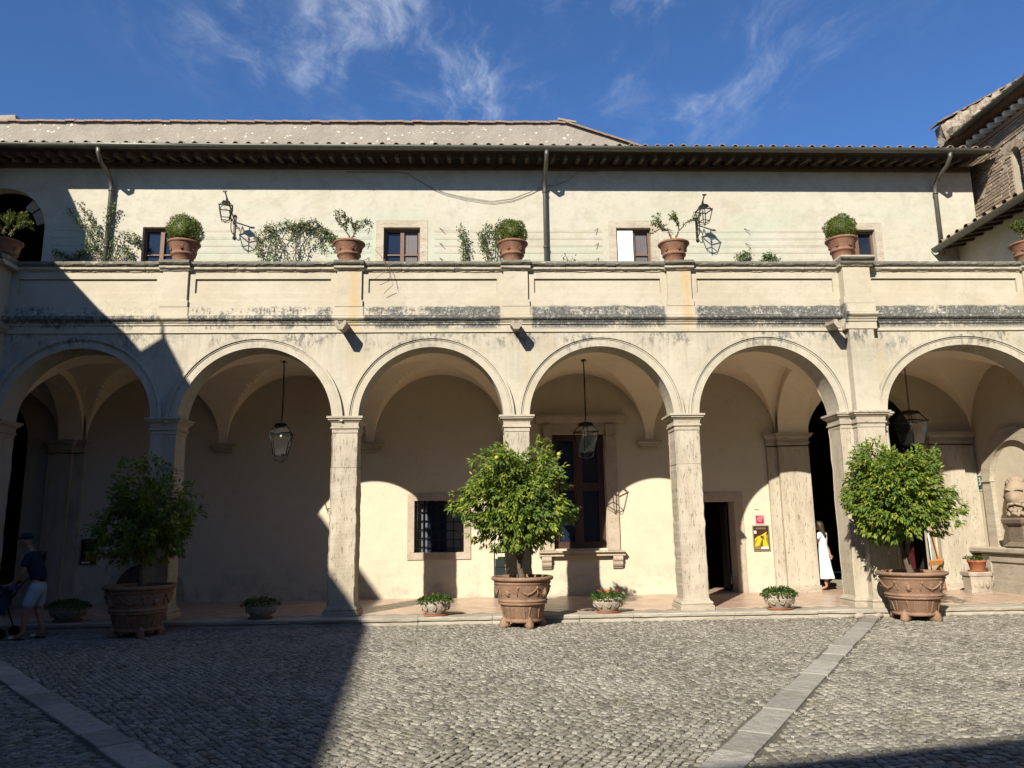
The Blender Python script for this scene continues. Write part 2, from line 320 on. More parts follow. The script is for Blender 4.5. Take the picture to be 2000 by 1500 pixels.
# ------------------------------------------------------------------ geometry helpers
class MB:
    def __init__(s): s.v = []; s.f = []; s.a = []; s.cur = 0.5; s.sm = []
    def vert(s, p): s.v.append((float(p[0]), float(p[1]), float(p[2]))); s.a.append(s.cur); return len(s.v)-1
    def face(s, pts, smooth=False): s.f.append([s.vert(p) for p in pts]); s.sm.append(smooth); return s
    def box(s, x0, x1, y0, y1, z0, z1):
        c = [(x0, y0, z0), (x1, y0, z0), (x1, y1, z0), (x0, y1, z0), (x0, y0, z1), (x1, y0, z1), (x1, y1, z1), (x0, y1, z1)]
        i = [s.vert(p) for p in c]
        for q in ((0, 3, 2, 1), (4, 5, 6, 7), (0, 1, 5, 4), (1, 2, 6, 5), (2, 3, 7, 6), (3, 0, 4, 7)): s.f.append([i[k] for k in q]); s.sm.append(False)
        return s
    def obox(s, c, ax, ay, az):               # oriented box from centre and half axes
        c = Vector(c); i = []
        for k in range(8):
            i.append(s.vert(c+Vector(ax)*(1 if k & 1 else -1)+Vector(ay)*(1 if k & 2 else -1)+Vector(az)*(1 if k & 4 else -1)))
        for q in ((0, 2, 3, 1), (4, 5, 7, 6), (0, 1, 5, 4), (2, 6, 7, 3), (0, 4, 6, 2), (1, 3, 7, 5)): s.f.append([i[k] for k in q]); s.sm.append(False)
        return s
    def rings(s, rings, closed=True, caps=True, smooth=True):
        idx = [[s.vert(p) for p in r] for r in rings]; n = len(idx[0])
        for a, b in zip(idx, idx[1:]):
            for k in range(n if closed else n-1):
                s.f.append([a[k], a[(k+1) % n], b[(k+1) % n], b[k]]); s.sm.append(smooth)
        if caps and closed:
            s.f.append(idx[0][::-1]); s.sm.append(False); s.f.append(idx[-1]); s.sm.append(False)
        return s
    def lathe(s, prof, c=(0, 0, 0), n=32, sx=1, sy=1, caps=True):
        return s.rings([[(c[0]+r*sx*math.cos(2*math.pi*k/n), c[1]+r*sy*math.sin(2*math.pi*k/n), c[2]+z) for k in range(n)] for r, z in prof], True, caps)
    def sq(s, prof, cx, cy, hw, hd):          # stepped square block: prof = [(proud, z)]
        return s.rings([[(cx-hw-p, cy-hd-p, z), (cx+hw+p, cy-hd-p, z), (cx+hw+p, cy+hd+p, z), (cx-hw-p, cy+hd+p, z)] for p, z in prof], True, True, False)
    def tube(s, pts, rad, n=8, caps=True):
        pts = [Vector(p) for p in pts]; rs = rad if isinstance(rad, (list, tuple)) else [rad]*len(pts); out = []
        up = Vector((0, 0, 1))
        for i, p in enumerate(pts):
            d = (pts[min(i+1, len(pts)-1)]-pts[max(i-1, 0)])
            if d.length < 1e-9: d = Vector((0, 0, 1))
            d.normalize(); a = d.cross(up)
            if a.length < 0.2: a = d.cross(Vector((0, 1, 0)))
            a.normalize(); b = d.cross(a)
            out.append([p+(a*math.cos(2*math.pi*k/n)+b*math.sin(2*math.pi*k/n))*rs[i] for k in range(n)])
        return s.rings(out, True, caps)
    def prism(s, poly, axis_pts):             # poly in (u,w) placed by two functions
        f0, f1 = axis_pts
        return s.rings([[f0(u, w) for u, w in poly], [f1(u, w) for u, w in poly]], True, True, False)
    def sphere(s, c, r, n=10, m=6, sx=1, sy=1, sz=1):
        return s.rings([[(c[0]+r*sx*math.sin(t)*math.cos(2*math.pi*k/n), c[1]+r*sy*math.sin(t)*math.sin(2*math.pi*k/n), c[2]-r*sz*math.cos(t)) for k in range(n)]
                        for t in [0.05+(math.pi-0.1)*j/m for j in range(m+1)]])
    def mesh(s, name, mat):
        me = bpy.data.meshes.new(name); me.from_pydata(s.v, [], s.f)
        if mat: me.materials.append(M[mat])
        me.polygons.foreach_set('use_smooth', s.sm)
        at = me.attributes.new('rnd', 'FLOAT', 'POINT'); at.data.foreach_set('value', s.a)
        bm = bmesh.new(); bm.from_mesh(me); bmesh.ops.recalc_face_normals(bm, faces=bm.faces); bm.to_mesh(me); bm.free()
        return me
def link(name, me, parent=None, world=True):
    o = bpy.data.objects.new(name, me); COL.objects.link(o)
    if parent is not None:
        o.parent = parent
        if world: o.matrix_parent_inverse = Matrix.Translation(-Vector(wloc(parent)))
    return o
def wloc(o):
    return Vector(o['wl']) if 'wl' in o else Vector((0, 0, 0))
def part(name, mb, mat, parent=None, world=True, kind=None, label=None):
    o = link(name, mb.mesh(name, mat), parent, world)
    if parent is not None and not world: o['wl'] = (0, 0, 0)
    if kind: o['kind'] = kind
    if label: o['label'] = label
    return o
# parts at identity world transform carry wl = 0 so that sub-parts line up with them
def thing(name, loc, label, cat, group=None, rz=0):
    o = bpy.data.objects.new(name, None); COL.objects.link(o); o.location = loc; o.rotation_euler.z = rz
    o.empty_display_size = 0.2; o['wl'] = tuple(float(x) for x in loc); o['label'] = label; o['category'] = cat
    if group: o['group'] = group
    return o
def tag(o, label, cat, group=None):
    o['label'] = label; o['category'] = cat
    if group: o['group'] = group
    return o
def structure(name, mb, mat):
    o = part(name, mb, mat); o['kind'] = 'structure'; return o
def copy_tree(root, loc, label, group=None, rz=None, scale=None):
    r = root.copy(); COL.objects.link(r); r.location = loc; r['wl'] = tuple(float(x) for x in loc); r['label'] = label
    if rz is not None: r.rotation_euler.z = rz
    if scale: r.scale = (scale,)*3
    def rec(a, b):
        for ch in list(a.children):
            c = ch.copy(); COL.objects.link(c); c.parent = b; rec(ch, c)
    rec(root, r); return r

def wall_open(mb, u0, u1, z0, z1, T, ops, depth, steps=28):
    """front face of a wall with openings; T(u,d,z) -> xyz; op=(ua,ub,zb,topfn)"""
    ops = sorted(ops); br = [u0]
    for ua, ub, zb, tf in ops:
        k = steps if tf(ua) != tf((ua+ub)/2) else 1
        # denser towards arch ends
        br += [ua+(ub-ua)*(0.5-0.5*math.cos(math.pi*i/k)) for i in range(k+1)]
    br.append(u1)
    for a, b in zip(br, br[1:]):
        if b-a < 1e-6: continue
        m = (a+b)/2; op = next((o for o in ops if o[0] < m < o[1]), None)
        if op is None: mb.face([T(a, 0, z0), T(b, 0, z0), T(b, 0, z1), T(a, 0, z1)]); continue
        ta, tb = op[3](a), op[3](b)
        if op[2] > z0+1e-4: mb.face([T(a, 0, z0), T(b, 0, z0), T(b, 0, op[2]), T(a, 0, op[2])])
        mb.face([T(a, 0, ta), T(b, 0, tb), T(b, 0, z1), T(a, 0, z1)])
        mb.face([T(a, 0, ta), T(b, 0, tb), T(b, depth, tb), T(a, depth, ta)])
        if op[2] > z0+1e-4: mb.face([T(a, 0, op[2]), T(b, 0, op[2]), T(b, depth, op[2]), T(a, depth, op[2])])
    for ua, ub, zb, tf in ops:
        for u in (ua, ub):
            if tf(u) > zb+1e-4: mb.face([T(u, 0, zb), T(u, 0, tf(u)), T(u, depth, tf(u)), T(u, depth, zb)])
def arch_top(cx, cz, a, b=None):
    b = b or a
    return lambda u: cz+b*math.sqrt(max(0, 1-((u-cx)/a)**2))
flat = lambda z: (lambda u: z)
def extrude_x(mb, prof, x0, x1, seg=None, jit=0.0, seed=1):
    """closed (y,z) profile extruded along x, optionally worn"""
    n = max(1, int((x1-x0)/seg)) if seg else 1; R = []
    for i in range(n+1):
        x = x0+(x1-x0)*i/n; ring = []
        for k, (y, z) in enumerate(prof):
            j = (mnoise.noise(Vector((x*3.1, k*1.7, seed)))*0.6+mnoise.noise(Vector((x*11, k*2.3, seed+5)))*0.5)*jit if jit else 0
            ring.append((x, y+j*0.7, z+j))
        R.append(ring)
    return mb.rings(R, True, True, False)
def ring_arch(mb, cx, cz, r0, r1, y0, y1, b0=None, b1=None, n=48, a0=0, a1=math.pi):
    b0 = b0 or r0; b1 = b1 or r1; R = []
    for i in range(n+1):
        t = a0+(a1-a0)*i/n; c, s_ = math.cos(t), math.sin(t)
        R.append([(cx+r0*c, y0, cz+b0*s_), (cx+r1*c, y0, cz+b1*s_), (cx+r1*c, y1, cz+b1*s_), (cx+r0*c, y1, cz+b0*s_)])
    return mb.rings(R, True, True, False)

# ================================================================== SETTING
D = 15.5; B = 19.05; TZ = 0.14
XL, XR = -14.0, 13.35
g = MB(); g.box(-16, 16, -14, 15.25, -0.4, -0.006)
ground = structure('ground', g, 'mortar_ground')
far_g = MB(); far_g.box(-900, 900, -900, 900, -1.0, -0.42); structure('terrain', far_g, 'mortar_ground')

# ---- cobblestones
bandR = (Vector((1.79, 6.12)), Vector((7.55, 15.15)))
bandL = (Vector((-2.60, 6.5)), Vector((-8.25, 13.2)))
def side(P, A, Bq): return (Bq.x-A.x)*(P[:, 1]-A.y)-(Bq.y-A.y)*(P[:, 0]-A.x)
def dline(P, A, Bq): return side(P, A, Bq)/(Bq-A).length
def field(L, w, l, seed, reg):
    rs = np.random.RandomState(seed); L = np.array(L)/np.hypot(*L); Nn = np.array([-L[1], L[0]])
    out = []
    for i in range(-240, 240):
        wi = w
        off = rs.rand()*l; s = -16+off
        n = int(34/l); ln = l*(0.72+0.56*rs.rand(n)); cs = s+np.cumsum(ln)-ln/2
        cc = np.stack([cs, np.full(n, i*wi)], 1)
        out.append(np.concatenate([cc, ln[:, None], np.full((n, 1), wi)], 1))
    A = np.concatenate(out); base = np.array([0.5, 11.0])
    u = A[:, 0]; v_ = A[:, 1]+0.22*np.sin(u*0.42+seed)+0.05*np.sin(u*1.1+A[:, 1]*0.9)+0.0045*rs.randn(len(u)); u = u+0.010*rs.randn(len(u))
    slope = 0.092*np.cos(u*0.42+seed)+0.055*np.cos(u*1.1+A[:, 1]*0.9)+0.08*rs.randn(len(u))
    P = base+u[:, None]*L+v_[:, None]*Nn
    ang = np.arctan2(L[1], L[0])+np.arctan(slope)
    ok = (P[:, 1] > 5.0) & (P[:, 1] < 15.06) & (P[:, 0] > -0.63*P[:, 1]-0.9) & (P[:, 0] < 0.71*P[:, 1]+0.9)
    ok &= reg(P)
    return np.stack([P[ok, 0], P[ok, 1], A[ok, 2], A[ok, 3], ang[ok]], 1)
dR = lambda P: dline(P, *bandR); dL = lambda P: dline(P, *bandL)
mid = lambda P: (dR(P) > 0.175) & (dL(P) < -0.18)
C1 = field((0.53, 0.85), 0.072, 0.100, 3, lambda P: mid(P) & (P[:, 0] > -0.5+0.12*np.sin(P[:, 1]*3)))
C2 = field((0.63, -0.77), 0.072, 0.100, 4, lambda P: mid(P) & (P[:, 0] <= -0.5+0.12*np.sin(P[:, 1]*3)))
C3 = field((-0.04, 1.0), 0.086, 0.080, 5, lambda P: dR(P) < -0.175)
C4 = field((0.15, 1.0), 0.084, 0.090, 6, lambda P: dL(P) > 0.18)
CC = np.concatenate([C1, C2, C3, C4])
def cobble_geo(C, rs):
    n = len(C); k8 = np.arange(8)
    corner = np.array([[-1, -.62], [-.72, -1], [.7, -1], [1, -.6], [1, .62], [.68, 1], [-.7, 1], [-1, .6]])
    hx = C[:, 2]/2-0.0052; hy = C[:, 3]/2-0.0045
    j = 1+0.30*(rs.rand(n, 8, 2)-0.60)
    base = corner[None]*j*np.stack([hx, hy], 1)[:, None, :]
    h = 0.003+0.009*rs.rand(n); tx = 0.10*(rs.rand(n)-0.5); ty = 0.10*(rs.rand(n)-0.5)
    rings = []
    for sc, zz_ in ((1.0, -1), (0.99, 0.72), (0.86+0.09*rs.rand(n), 1.0)):
        q = base*(sc if np.isscalar(sc) else sc[:, None, None])
        z = (np.full((n, 8), -0.014) if zz_ < 0 else (h*zz_)[:, None]+q[..., 0]*tx[:, None]+q[..., 1]*ty[:, None]+0.008*(rs.rand(n, 8)-0.5))
        rings.append(np.concatenate([q, z[..., None]], 2))
    V = np.concatenate(rings, 1)             # n,24,3
    ca, sa = np.cos(C[:, 4]), np.sin(C[:, 4])
    x = V[..., 0]*ca[:, None]-V[..., 1]*sa[:, None]; y = V[..., 0]*sa[:, None]+V[..., 1]*ca[:, None]
    return np.stack([x, y, V[..., 2]], 2)
cf = [[a*8+k, a*8+(k+1) % 8, (a+1)*8+(k+1) % 8, (a+1)*8+k] for a in range(2) for k in range(8)]
V = cobble_geo(CC, NR); rv = NR.rand(len(CC))
dist = np.hypot(CC[:, 0], CC[:, 1]); vis = (CC[:, 0] > -0.60*CC[:, 1]) & (CC[:, 0] < 0.70*CC[:, 1]) & (CC[:, 1] > 6.05)
order = np.argsort(np.where(vis, dist, 99)); near = set(order[:300].tolist())
rest = np.array([i for i in range(len(CC)) if i not in near])
Vr = V[rest].copy(); Vr[..., 0] += CC[rest, 0][:, None]; Vr[..., 1] += CC[rest, 1][:, None]
nq = len(rest); me = bpy.data.meshes.new('cobblestone_field')
q = np.array(cf)[None]+24*np.arange(nq)[:, None, None]; t8 = np.arange(16, 24)[None]+24*np.arange(nq)[:, None]
me.vertices.add(nq*24); me.vertices.foreach_set('co', Vr.reshape(-1))
loops = np.concatenate([q.reshape(nq, -1), t8], 1).reshape(-1)
me.loops.add(len(loops)); me.loops.foreach_set('vertex_index', loops)
cnt = np.tile(np.array([4]*16+[8]), nq); st = np.concatenate([[0], np.cumsum(cnt)[:-1]])
me.polygons.add(len(cnt)); me.polygons.foreach_set('loop_start', st); me.polygons.foreach_set('loop_total', cnt)
me.update(calc_edges=True); me.materials.append(M['cobble'])
at = me.attributes.new('rnd', 'FLOAT', 'POINT'); at.data.foreach_set('value', np.repeat(rv[rest], 24))
o = link('cobblestone_field', me, ground); o['kind'] = 'stuff'
for i in order[:300]:
    mb = MB(); mb.cur = rv[i]
    ids = [mb.vert(p) for p in V[i]]
    for q_ in cf: mb.f.append(q_); mb.sm.append(False)
    mb.f.append(list(range(16, 24))); mb.sm.append(False)
    o = part('cobblestone', mb, 'cobble', ground); o.location = (CC[i, 0], CC[i, 1], 0)

# ---- the two diagonal slab bands
def band(name, A, Bq, w, L0, n):
    root = MB(); d = (Bq-A).normalized(); nn = Vector((-d.y, d.x)); ang = math.atan2(d.y, d.x)
    a = A-d*1.2; L = (Bq-a).length
    c = [a-nn*w/2, a+nn*w/2, Bq+nn*w/2, Bq-nn*w/2]
    root.face([(p.x, p.y, -0.002) for p in c]); rt = structure(name, root, 'mortar_ground')
    s = 0
    while s < L-0.1:
        l = min(L0*(0.7+0.6*rnd.random()), L-s); m = a+d*(s+l/2)
        mb = MB(); mb.cur = rnd.random(); h = 0.022+0.010*rnd.random()
        hw = w/2-0.012-0.01*rnd.random(); hl = l/2-0.007
        R = []
        jj = [0.014*(rnd.random()-0.5) for _ in range(8)]
        for inset, z in ((0, -0.005), (0, h-0.005), (0.010, h)):
            ring = []
            for (sx, sy) in ((-1, -1), (1, -1), (1, 1), (-1, 1)):
                kk = len(ring); q = m+d*(sx*(hl-inset)+jj[kk])+nn*(sy*(hw-inset)+jj[kk+4]); ring.append((q.x, q.y, z))
            R.append(ring)
        mb.rings(R, True, True, False)
        part('paving_slab', mb, 'slab_worn', rt); s += l
band('stone_path', bandR[0], bandR[1], 0.325, 0.85, 12)
band('cross_path', bandL[0], bandL[1], 0.335, 0.75, 12)

# ---- kerb and portico floor
kerb = MB(); kerb.box(-10.6, 12.7, 15.16, 15.5, -0.05, TZ-0.02); kerb = structure('kerb', kerb, 'mortar_ground')
x = -10.6
while x < 12.6:
    l = min(1.0+1.3*rnd.random(), 12.7-x); mb = MB(); yj = 0.012*rnd.random(); zj = 0.008*rnd.random()
    extrude_x(mb, [(15.06+yj, -0.05), (15.06+yj, 0.05), (15.075+yj, 0.075), (15.03+yj, 0.082), (15.02+yj, 0.125+zj), (15.05+yj, TZ+0.002+zj), (15.48, TZ+0.004), (15.48, -0.05)], x+0.004, x+l-0.004, 0.12, 0.012, x)
    part('kerb_stone', mb, 'kerb_travertine', kerb); x += l
fl = MB(); fl.box(-14, 12.7, 15.47, 26, -0.3, TZ); floor = structure('floor', fl, 'brick_mortar')
tl = []; s_ = 0.30
for a_ in range(-52, 60):
    for b_ in range(0, 26):
        if (a_+b_) % 2: continue
        cx = a_*s_*0.7071; cy = 15.6+b_*s_*0.7071
        if -10.4 < cx < 12.35 and 15.62 < cy < 20.6: tl.append((cx, cy))
tl.sort(key=lambda p: (p[0]**2+(p[1])**2) if (-9 < p[0] < 11) else 999)
rest_mb = MB()
def tile_into(mb, cx, cy):
    mb.cur = rnd.random(); h = TZ+0.004+0.0015*rnd.random(); e = s_*0.7071-0.004
    R = [[(cx-k, cy, z), (cx, cy-k, z), (cx+k, cy, z), (cx, cy+k, z)] for k, z in ((e, TZ-0.002), (e-0.003, h))]
    mb.rings(R, True, True, False)
for n_, (cx, cy) in enumerate(tl):
    if n_ < 290:
        mb = MB(); tile_into(mb, cx, cy); part('floor_tile', mb, 'floor_tile', floor)
    else: tile_into(rest_mb, cx, cy)
part('floor_tiles', rest_mb, 'floor_tile', floor, kind='stuff')

# ================================================================== ARCADED BUILDING
bld = thing('arcaded_building', (0.7, 17, 0), 'cream plastered two storey building with round-arched arcade, parapet terrace and tiled eaves', 'building')
PX = [-6.33, -2.74, 0.72, 4.21]                   # free piers
PW = 0.26; PD = 0.28
ARCH = [(-8.07, 1.48), (-4.535, 1.535), (-1.01, 1.47), (2.465, 1.485), (5.94, 1.47)]
spring = lambda r: 5.46-r
ops = [(c-r, c+r, 3.96, arch_top(c, spring(r), r)) for c, r in ARCH]
ops.append((8.42, 12.02, 3.96, arch_top(10.22, 4.03, 1.8, 1.43)))
mb = MB()
wall_open(mb, -9.75, 12.7, 3.96, 6.3, lambda u, d, z: (u, D+d, z), ops, 0.56, 40)
mb.face([(-9.75, 15.5, 3.96), (-9.55, 15.5, 3.96), (-9.55, 16.06, 3.96), (-9.75, 16.06, 3.96)])
# back face towards the vaults
wall_open(mb, -9.75, 12.7, 3.96, 6.3, lambda u, d, z: (u, D+0.56, z), ops, 0.0, 40)
part('arcade_wall', mb, 'facade_plaster', bld)
CAPP = [(0.0, 3.70), (0.0, 3.775), (0.028, 3.785), (0.028, 3.815), (0.008, 3.825), (0.012, 3.90), (0.045, 3.935), (0.075, 3.955), (0.075, 3.985), (0.10, 3.99), (0.10, 4.03)]
BASP = [(0.075, TZ), (0.075, TZ+0.09), (0.045, TZ+0.10), (0.06, TZ+0.13), (0.045, TZ+0.165), (0.015, TZ+0.18), (0.0, TZ+0.22)]
def worn(mb, amp=0.004):
    mb.v = [(x+amp*mnoise.noise(Vector((x*9, y*9, z*9))), y+amp*mnoise.noise(Vector((x*9+7, y*9, z*9))), z) for x, y, z in mb.v]; return mb
def shaft(mb, cx, cy, hw, hd, z0, z1, n=16):
    R = []
    for i in range(n+1):
        z = z0+(z1-z0)*i/n; ring = []
        c = 0.012
        for (a, b_) in ((-1, -1), (1, -1), (1, 1), (-1, 1)):
            for (p, q) in (((c, 0), (0, c)) if a*b_ > 0 else ((0, c), (c, 0))):
                ring.append((cx+a*(hw-p), cy+b_*(hd-q), z))
        R.append(ring)
    mb.rings(R, True, True, False)
    mb.v = [(x+0.008*mnoise.noise(Vector((x*3, y*3, z*5)))+0.006*mnoise.noise(Vector((x*5, y*7, z*17))), y+0.006*mnoise.noise(Vector((x*3+3, y*3, z*6))), z) for x, y, z in mb.v]
for px in PX:
    mb = MB(); shaft(mb, px, D+PD, PW, PD, TZ+0.22, 3.0, 44); shaft(mb, px, D+PD, PW-0.003, PD-0.003, 3.006, 3.72)
    p = part('pier', mb, 'travertine', bld)
    part('capital', worn(MB().sq(CAPP, px, D+PD, PW, PD)), 'travertine_flat', p)
    part('base', worn(MB().sq(BASP, px, D+PD, PW, PD)), 'travertine_flat', p)
# compound pier (right) and mirrored corner pier (left), last pier beyond the frame
def compound(x0, x1, pl0, pl1):
    mb = MB(); shaft(mb, (x0+x1)/2, D+PD, (x1-x0)/2, PD, TZ+0.22, 3.72)
    shaft(mb, (pl0+pl1)/2, D-0.03, (pl1-pl0)/2, 0.19, TZ+0.22, 3.72)
    p = part('corner_pier', mb, 'travertine', bld)
    c = MB().sq(CAPP, (x0+x1)/2, D+PD, (x1-x0)/2, PD); c.sq([(a+0.001, z+0.001) for a, z in CAPP], (pl0+pl1)/2, D-0.03, (pl1-pl0)/2, 0.19)
    part('capital', worn(c), 'travertine_flat', p)
    c = MB().sq(BASP, (x0+x1)/2, D+PD, (x1-x0)/2, PD); c.sq([(a+0.001, z+0.001) for a, z in BASP], (pl0+pl1)/2, D-0.03, (pl1-pl0)/2, 0.19)
    part('base', worn(c), 'travertine_flat', p)
compound(7.41, 8.42, 7.66, 8.24)
compound(-10.3, -9.55, -10.2, -9.66)
compound(12.02, 12.7, 12.1, 12.6)
# archivolts
for i, (c, r) in enumerate(ARCH):
    cz = spring(r)
    o = part('archivolt', ring_arch(MB(), c, cz, r-0.004, r+0.135, D-0.035, D+0.02), 'facade_plaster', bld)
    mo = ring_arch(MB(), c, cz, r+0.139, r+0.165, D-0.05, D+0.02); ring_arch(mo, c, cz, r+0.171, r+0.218, D-0.075, D+0.02)
    part('arch_moulding', mo, 'facade_plaster', o)
o = part('archivolt', ring_arch(MB(), 10.22, 4.03, 1.796, 1.935, D-0.035, D+0.02, 1.426, 1.565), 'facade_plaster', bld)
mo = ring_arch(MB(), 10.22, 4.03, 1.939, 1.965, D-0.05, D+0.02, 1.569, 1.595); ring_arch(mo, 10.22, 4.03, 1.971, 2.02, D-0.075, D+0.02, 1.601, 1.648)
part('arch_moulding', mo, 'facade_plaster', o)
# pilaster strip on the spandrel of the compound pier
part('pilaster', MB().box(7.69, 8.21, D-0.20, D+0.02, 4.03, 5.80), 'facade_plaster', bld)

# entablature and parapet
ENT = [(D+0.3, 5.77), (D-0.03, 5.77), (D-0.03, 5.925), (D-0.055, 5.93), (D-0.055, 5.965), (D-0.07, 5.97), (D-0.085, 5.995), (D-0.09, 6.005), (D-0.12, 6.02),
       (D-0.145, 6.045), (D-0.15, 6.07), (D-0.14, 6.095), (D-0.145, 6.10), (D-0.145, 6.108), (D-0.055, 6.125), (D-0.05, 6.305), (D+0.3, 6.305)]
part('cornice', extrude_x(MB(), ENT, -9.75, 12.7, 0.08, 0.004, 3), 'cornice_plaster', bld)
def shift(prof, dy, yk=D+0.3): return [(y if y >= yk else y-dy, z) for y, z in prof]
part('cornice_break', extrude_x(MB(), shift([(y, z+0.006 if z > 6 else z-0.003) for y, z in ENT], 0.19), 7.62, 8.28, 0.1, 0.003, 5), 'cornice_plaster', bld)
PIL = [-6.28, -2.72, 0.74, 4.20]
# plinth + parapet wall with recessed panels
mb = MB(); mb.box(-9.75, 12.7, D-0.03, D+0.4, 6.308, 6.45)
part('plinth', mb, 'cornice_plaster', bld)
edges = [-9.6]+[e for p in PIL for e in (p-0.26, p+0.26)]+[7.66, 8.24, 11.7]
pan = [(edges[i]+0.13, edges[i+1]-0.13, 6.62, flat(6.93)) for i in range(0, len(edges), 2)]
mb = MB(); wall_open(mb, -9.75, 12.7, 6.453, 7.08, lambda u, d, z: (u, D+d, z), pan, 0.055)
mb.face([(-9.75, D+0.4, 6.3), (12.7, D+0.4, 6.3), (12.7, D+0.4, 7.2), (-9.75, D+0.4, 7.2)])
for a, b_, z0, tf in pan: mb.face([(a, D+0.055, z0), (b_, D+0.055, z0), (b_, D+0.055, tf(0)), (a, D+0.055, tf(0))])
part('parapet_wall', mb, 'cornice_plaster', bld)
for i, (a, b_, z0, tf) in enumerate(pan):
    mb = MB(); mb.box(a+0.004, b_-0.004, D+0.045, D+0.054, z0+0.004, 6.926); part('parapet_panel', mb, 'cornice_plaster', bld)
for px in PIL:
    mb = MB(); mb.box(px-0.255, px+0.255, D-0.06, D+0.1, 6.45, 7.082); mb.box(px-0.285, px+0.285, D-0.085, D+0.1, 6.312, 6.449)
    mb.box(px-0.30, px+0.30, D-0.075, D+0.1, 6.112, 6.309)
    part('parapet_pilaster', mb, 'cornice_plaster', bld)
mb = MB(); mb.box(7.66, 8.24, D-0.22, D+0.2, 6.45, 7.13); mb.box(7.62, 8.27, D-0.245, D+0.2, 6.314, 6.449)
part('parapet_pilaster', mb, 'cornice_plaster', bld)
mb = MB(); mb.box(-10.3, -9.62, D-0.5, D+0.2, 4.04, 7.13); part('parapet_pilaster', mb, 'cornice_plaster', bld)
mb = MB(); mb.box(11.7, 12.3, D-0.06, D+0.1, 6.32, 7.082); part('parapet_pilaster', mb, 'cornice_plaster', bld)
COP = [(D+0.42, 7.075), (D-0.015, 7.075), (D-0.03, 7.10), (D-0.075, 7.12), (D-0.08, 7.15), (D-0.065, 7.165), (D-0.115, 7.19), (D-0.135, 7.215), (D-0.13, 7.268), (D+0.0, 7.285), (D+0.45, 7.285)]
xs = [-9.75]
while xs[-1] < 12.5: xs.append(min(12.7, xs[-1]+0.9+rnd.random()*0.8))
for i in range(len(xs)-1):
    part('coping_slab', extrude_x(MB(), COP, xs[i]+0.003, xs[i+1]-0.003, 0.05, 0.017, i), 'cornice_plaster', bld)
for px, hw, dy in [(p, 0.31, 0.07) for p in PIL]+[(7.95, 0.36, 0.24), (-9.95, 0.5, 0.5), (11.98, 0.34, 0.07)]:
    part('coping_block', extrude_x(MB(), [(y, z+(0.055 if hw == 0.36 else 0.012)) for y, z in shift(COP, dy, D+0.4)], px-hw, px+hw, 0.04, 0.012, px), 'cornice_plaster', bld)
part('terrace_floor', MB().box(-14, 13.3, D+0.3, B+0.3, 6.0, 6.36), 'pink_travertine', bld)
# water spouts
def spout(x, tilt=0):
    mb = MB(); R = []
    for y, s2, dz in ((D+0.0, 0.10, 0.03), (D-0.28, 0.10, 0.0), (D-0.50, 0.115, -0.02)):
        R.append([(x+s2*cx_, y, 5.83+dz+s2*cz_) for cx_, cz_ in ((-1, 0.75), (-0.45, 0.75), (-0.2, 0.1), (0.25, 0.1), (0.5, 0.75), (1, 0.75), (1.0, 0.1), (0.45, -0.85), (-0.5, -0.85), (-1, 0.1))])
    mb.rings(R, True, True, False); worn(mb, 0.02); part('water_spout', mb, 'planter_stone', bld)
for x in (-2.80, 0.72, 7.36, -9.62): spout(x)

# portico back wall
archR = (8.20, 11.24, TZ, arch_top(9.72, 3.76, 1.52))
archL = (-14.0, -11.0, TZ, arch_top(-12.5, 3.9, 1.5))
bw = [(-1.64, -0.44, 1.21, flat(2.45)), (5.03, 6.23, TZ, flat(2.34)), (1.76, 3.06, 1.25, flat(4.05)), archR, archL]
mb = MB(); wall_open(mb, -14.0, 12.5, TZ, 6.0, lambda u, d, z: (u, B+d, z), bw, 0.45)
part('portico_wall', mb, 'portico_plaster', bld)
# dim rooms behind the openings
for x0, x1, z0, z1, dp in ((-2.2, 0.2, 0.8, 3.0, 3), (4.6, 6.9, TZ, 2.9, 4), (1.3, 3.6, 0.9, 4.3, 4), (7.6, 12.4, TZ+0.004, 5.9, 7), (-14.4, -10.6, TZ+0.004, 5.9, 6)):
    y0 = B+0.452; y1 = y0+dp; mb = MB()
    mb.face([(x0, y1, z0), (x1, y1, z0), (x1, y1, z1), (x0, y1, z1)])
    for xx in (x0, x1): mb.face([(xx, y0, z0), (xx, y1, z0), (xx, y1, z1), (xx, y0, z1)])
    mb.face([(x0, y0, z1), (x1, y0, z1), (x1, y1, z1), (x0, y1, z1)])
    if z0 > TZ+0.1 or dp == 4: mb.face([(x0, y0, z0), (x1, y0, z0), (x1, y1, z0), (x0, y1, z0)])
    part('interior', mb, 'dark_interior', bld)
# stone wall pilasters with capitals
def wpil(x0, x1, pr=0.14, zt=4.0):
    mb = MB(); mb.box(x0, x1, B-pr, B-0.001, TZ, zt-0.3); p = part('wall_pilaster', mb, 'travertine', bld)
    c = MB(); hw = (x1-x0)/2
    c.rings([[(x0-q, B-pr-q, z), (x1+q, B-pr-q, z), (x1+q, B-0.002, z), (x0-q, B-0.002, z)] for q, z in [(a, z-4.03+zt) for a, z in CAPP]], True, True, False)
    part('capital', c, 'travertine_flat', p)
    c = MB().box(x0-0.03, x1+0.03, B-pr-0.03, B-0.003, TZ, TZ+0.16); part('base', c, 'travertine_flat', p)
wpil(7.40, 8.17, 0.16); wpil(7.14, 7.395, 0.07, 3.998)
wpil(11.28, 12.1, 0.16); wpil(12.105, 12.45, 0.07, 3.998)
wpil(-10.40, -9.85, 0.16); wpil(-9.845, -9.60, 0.07, 3.998)
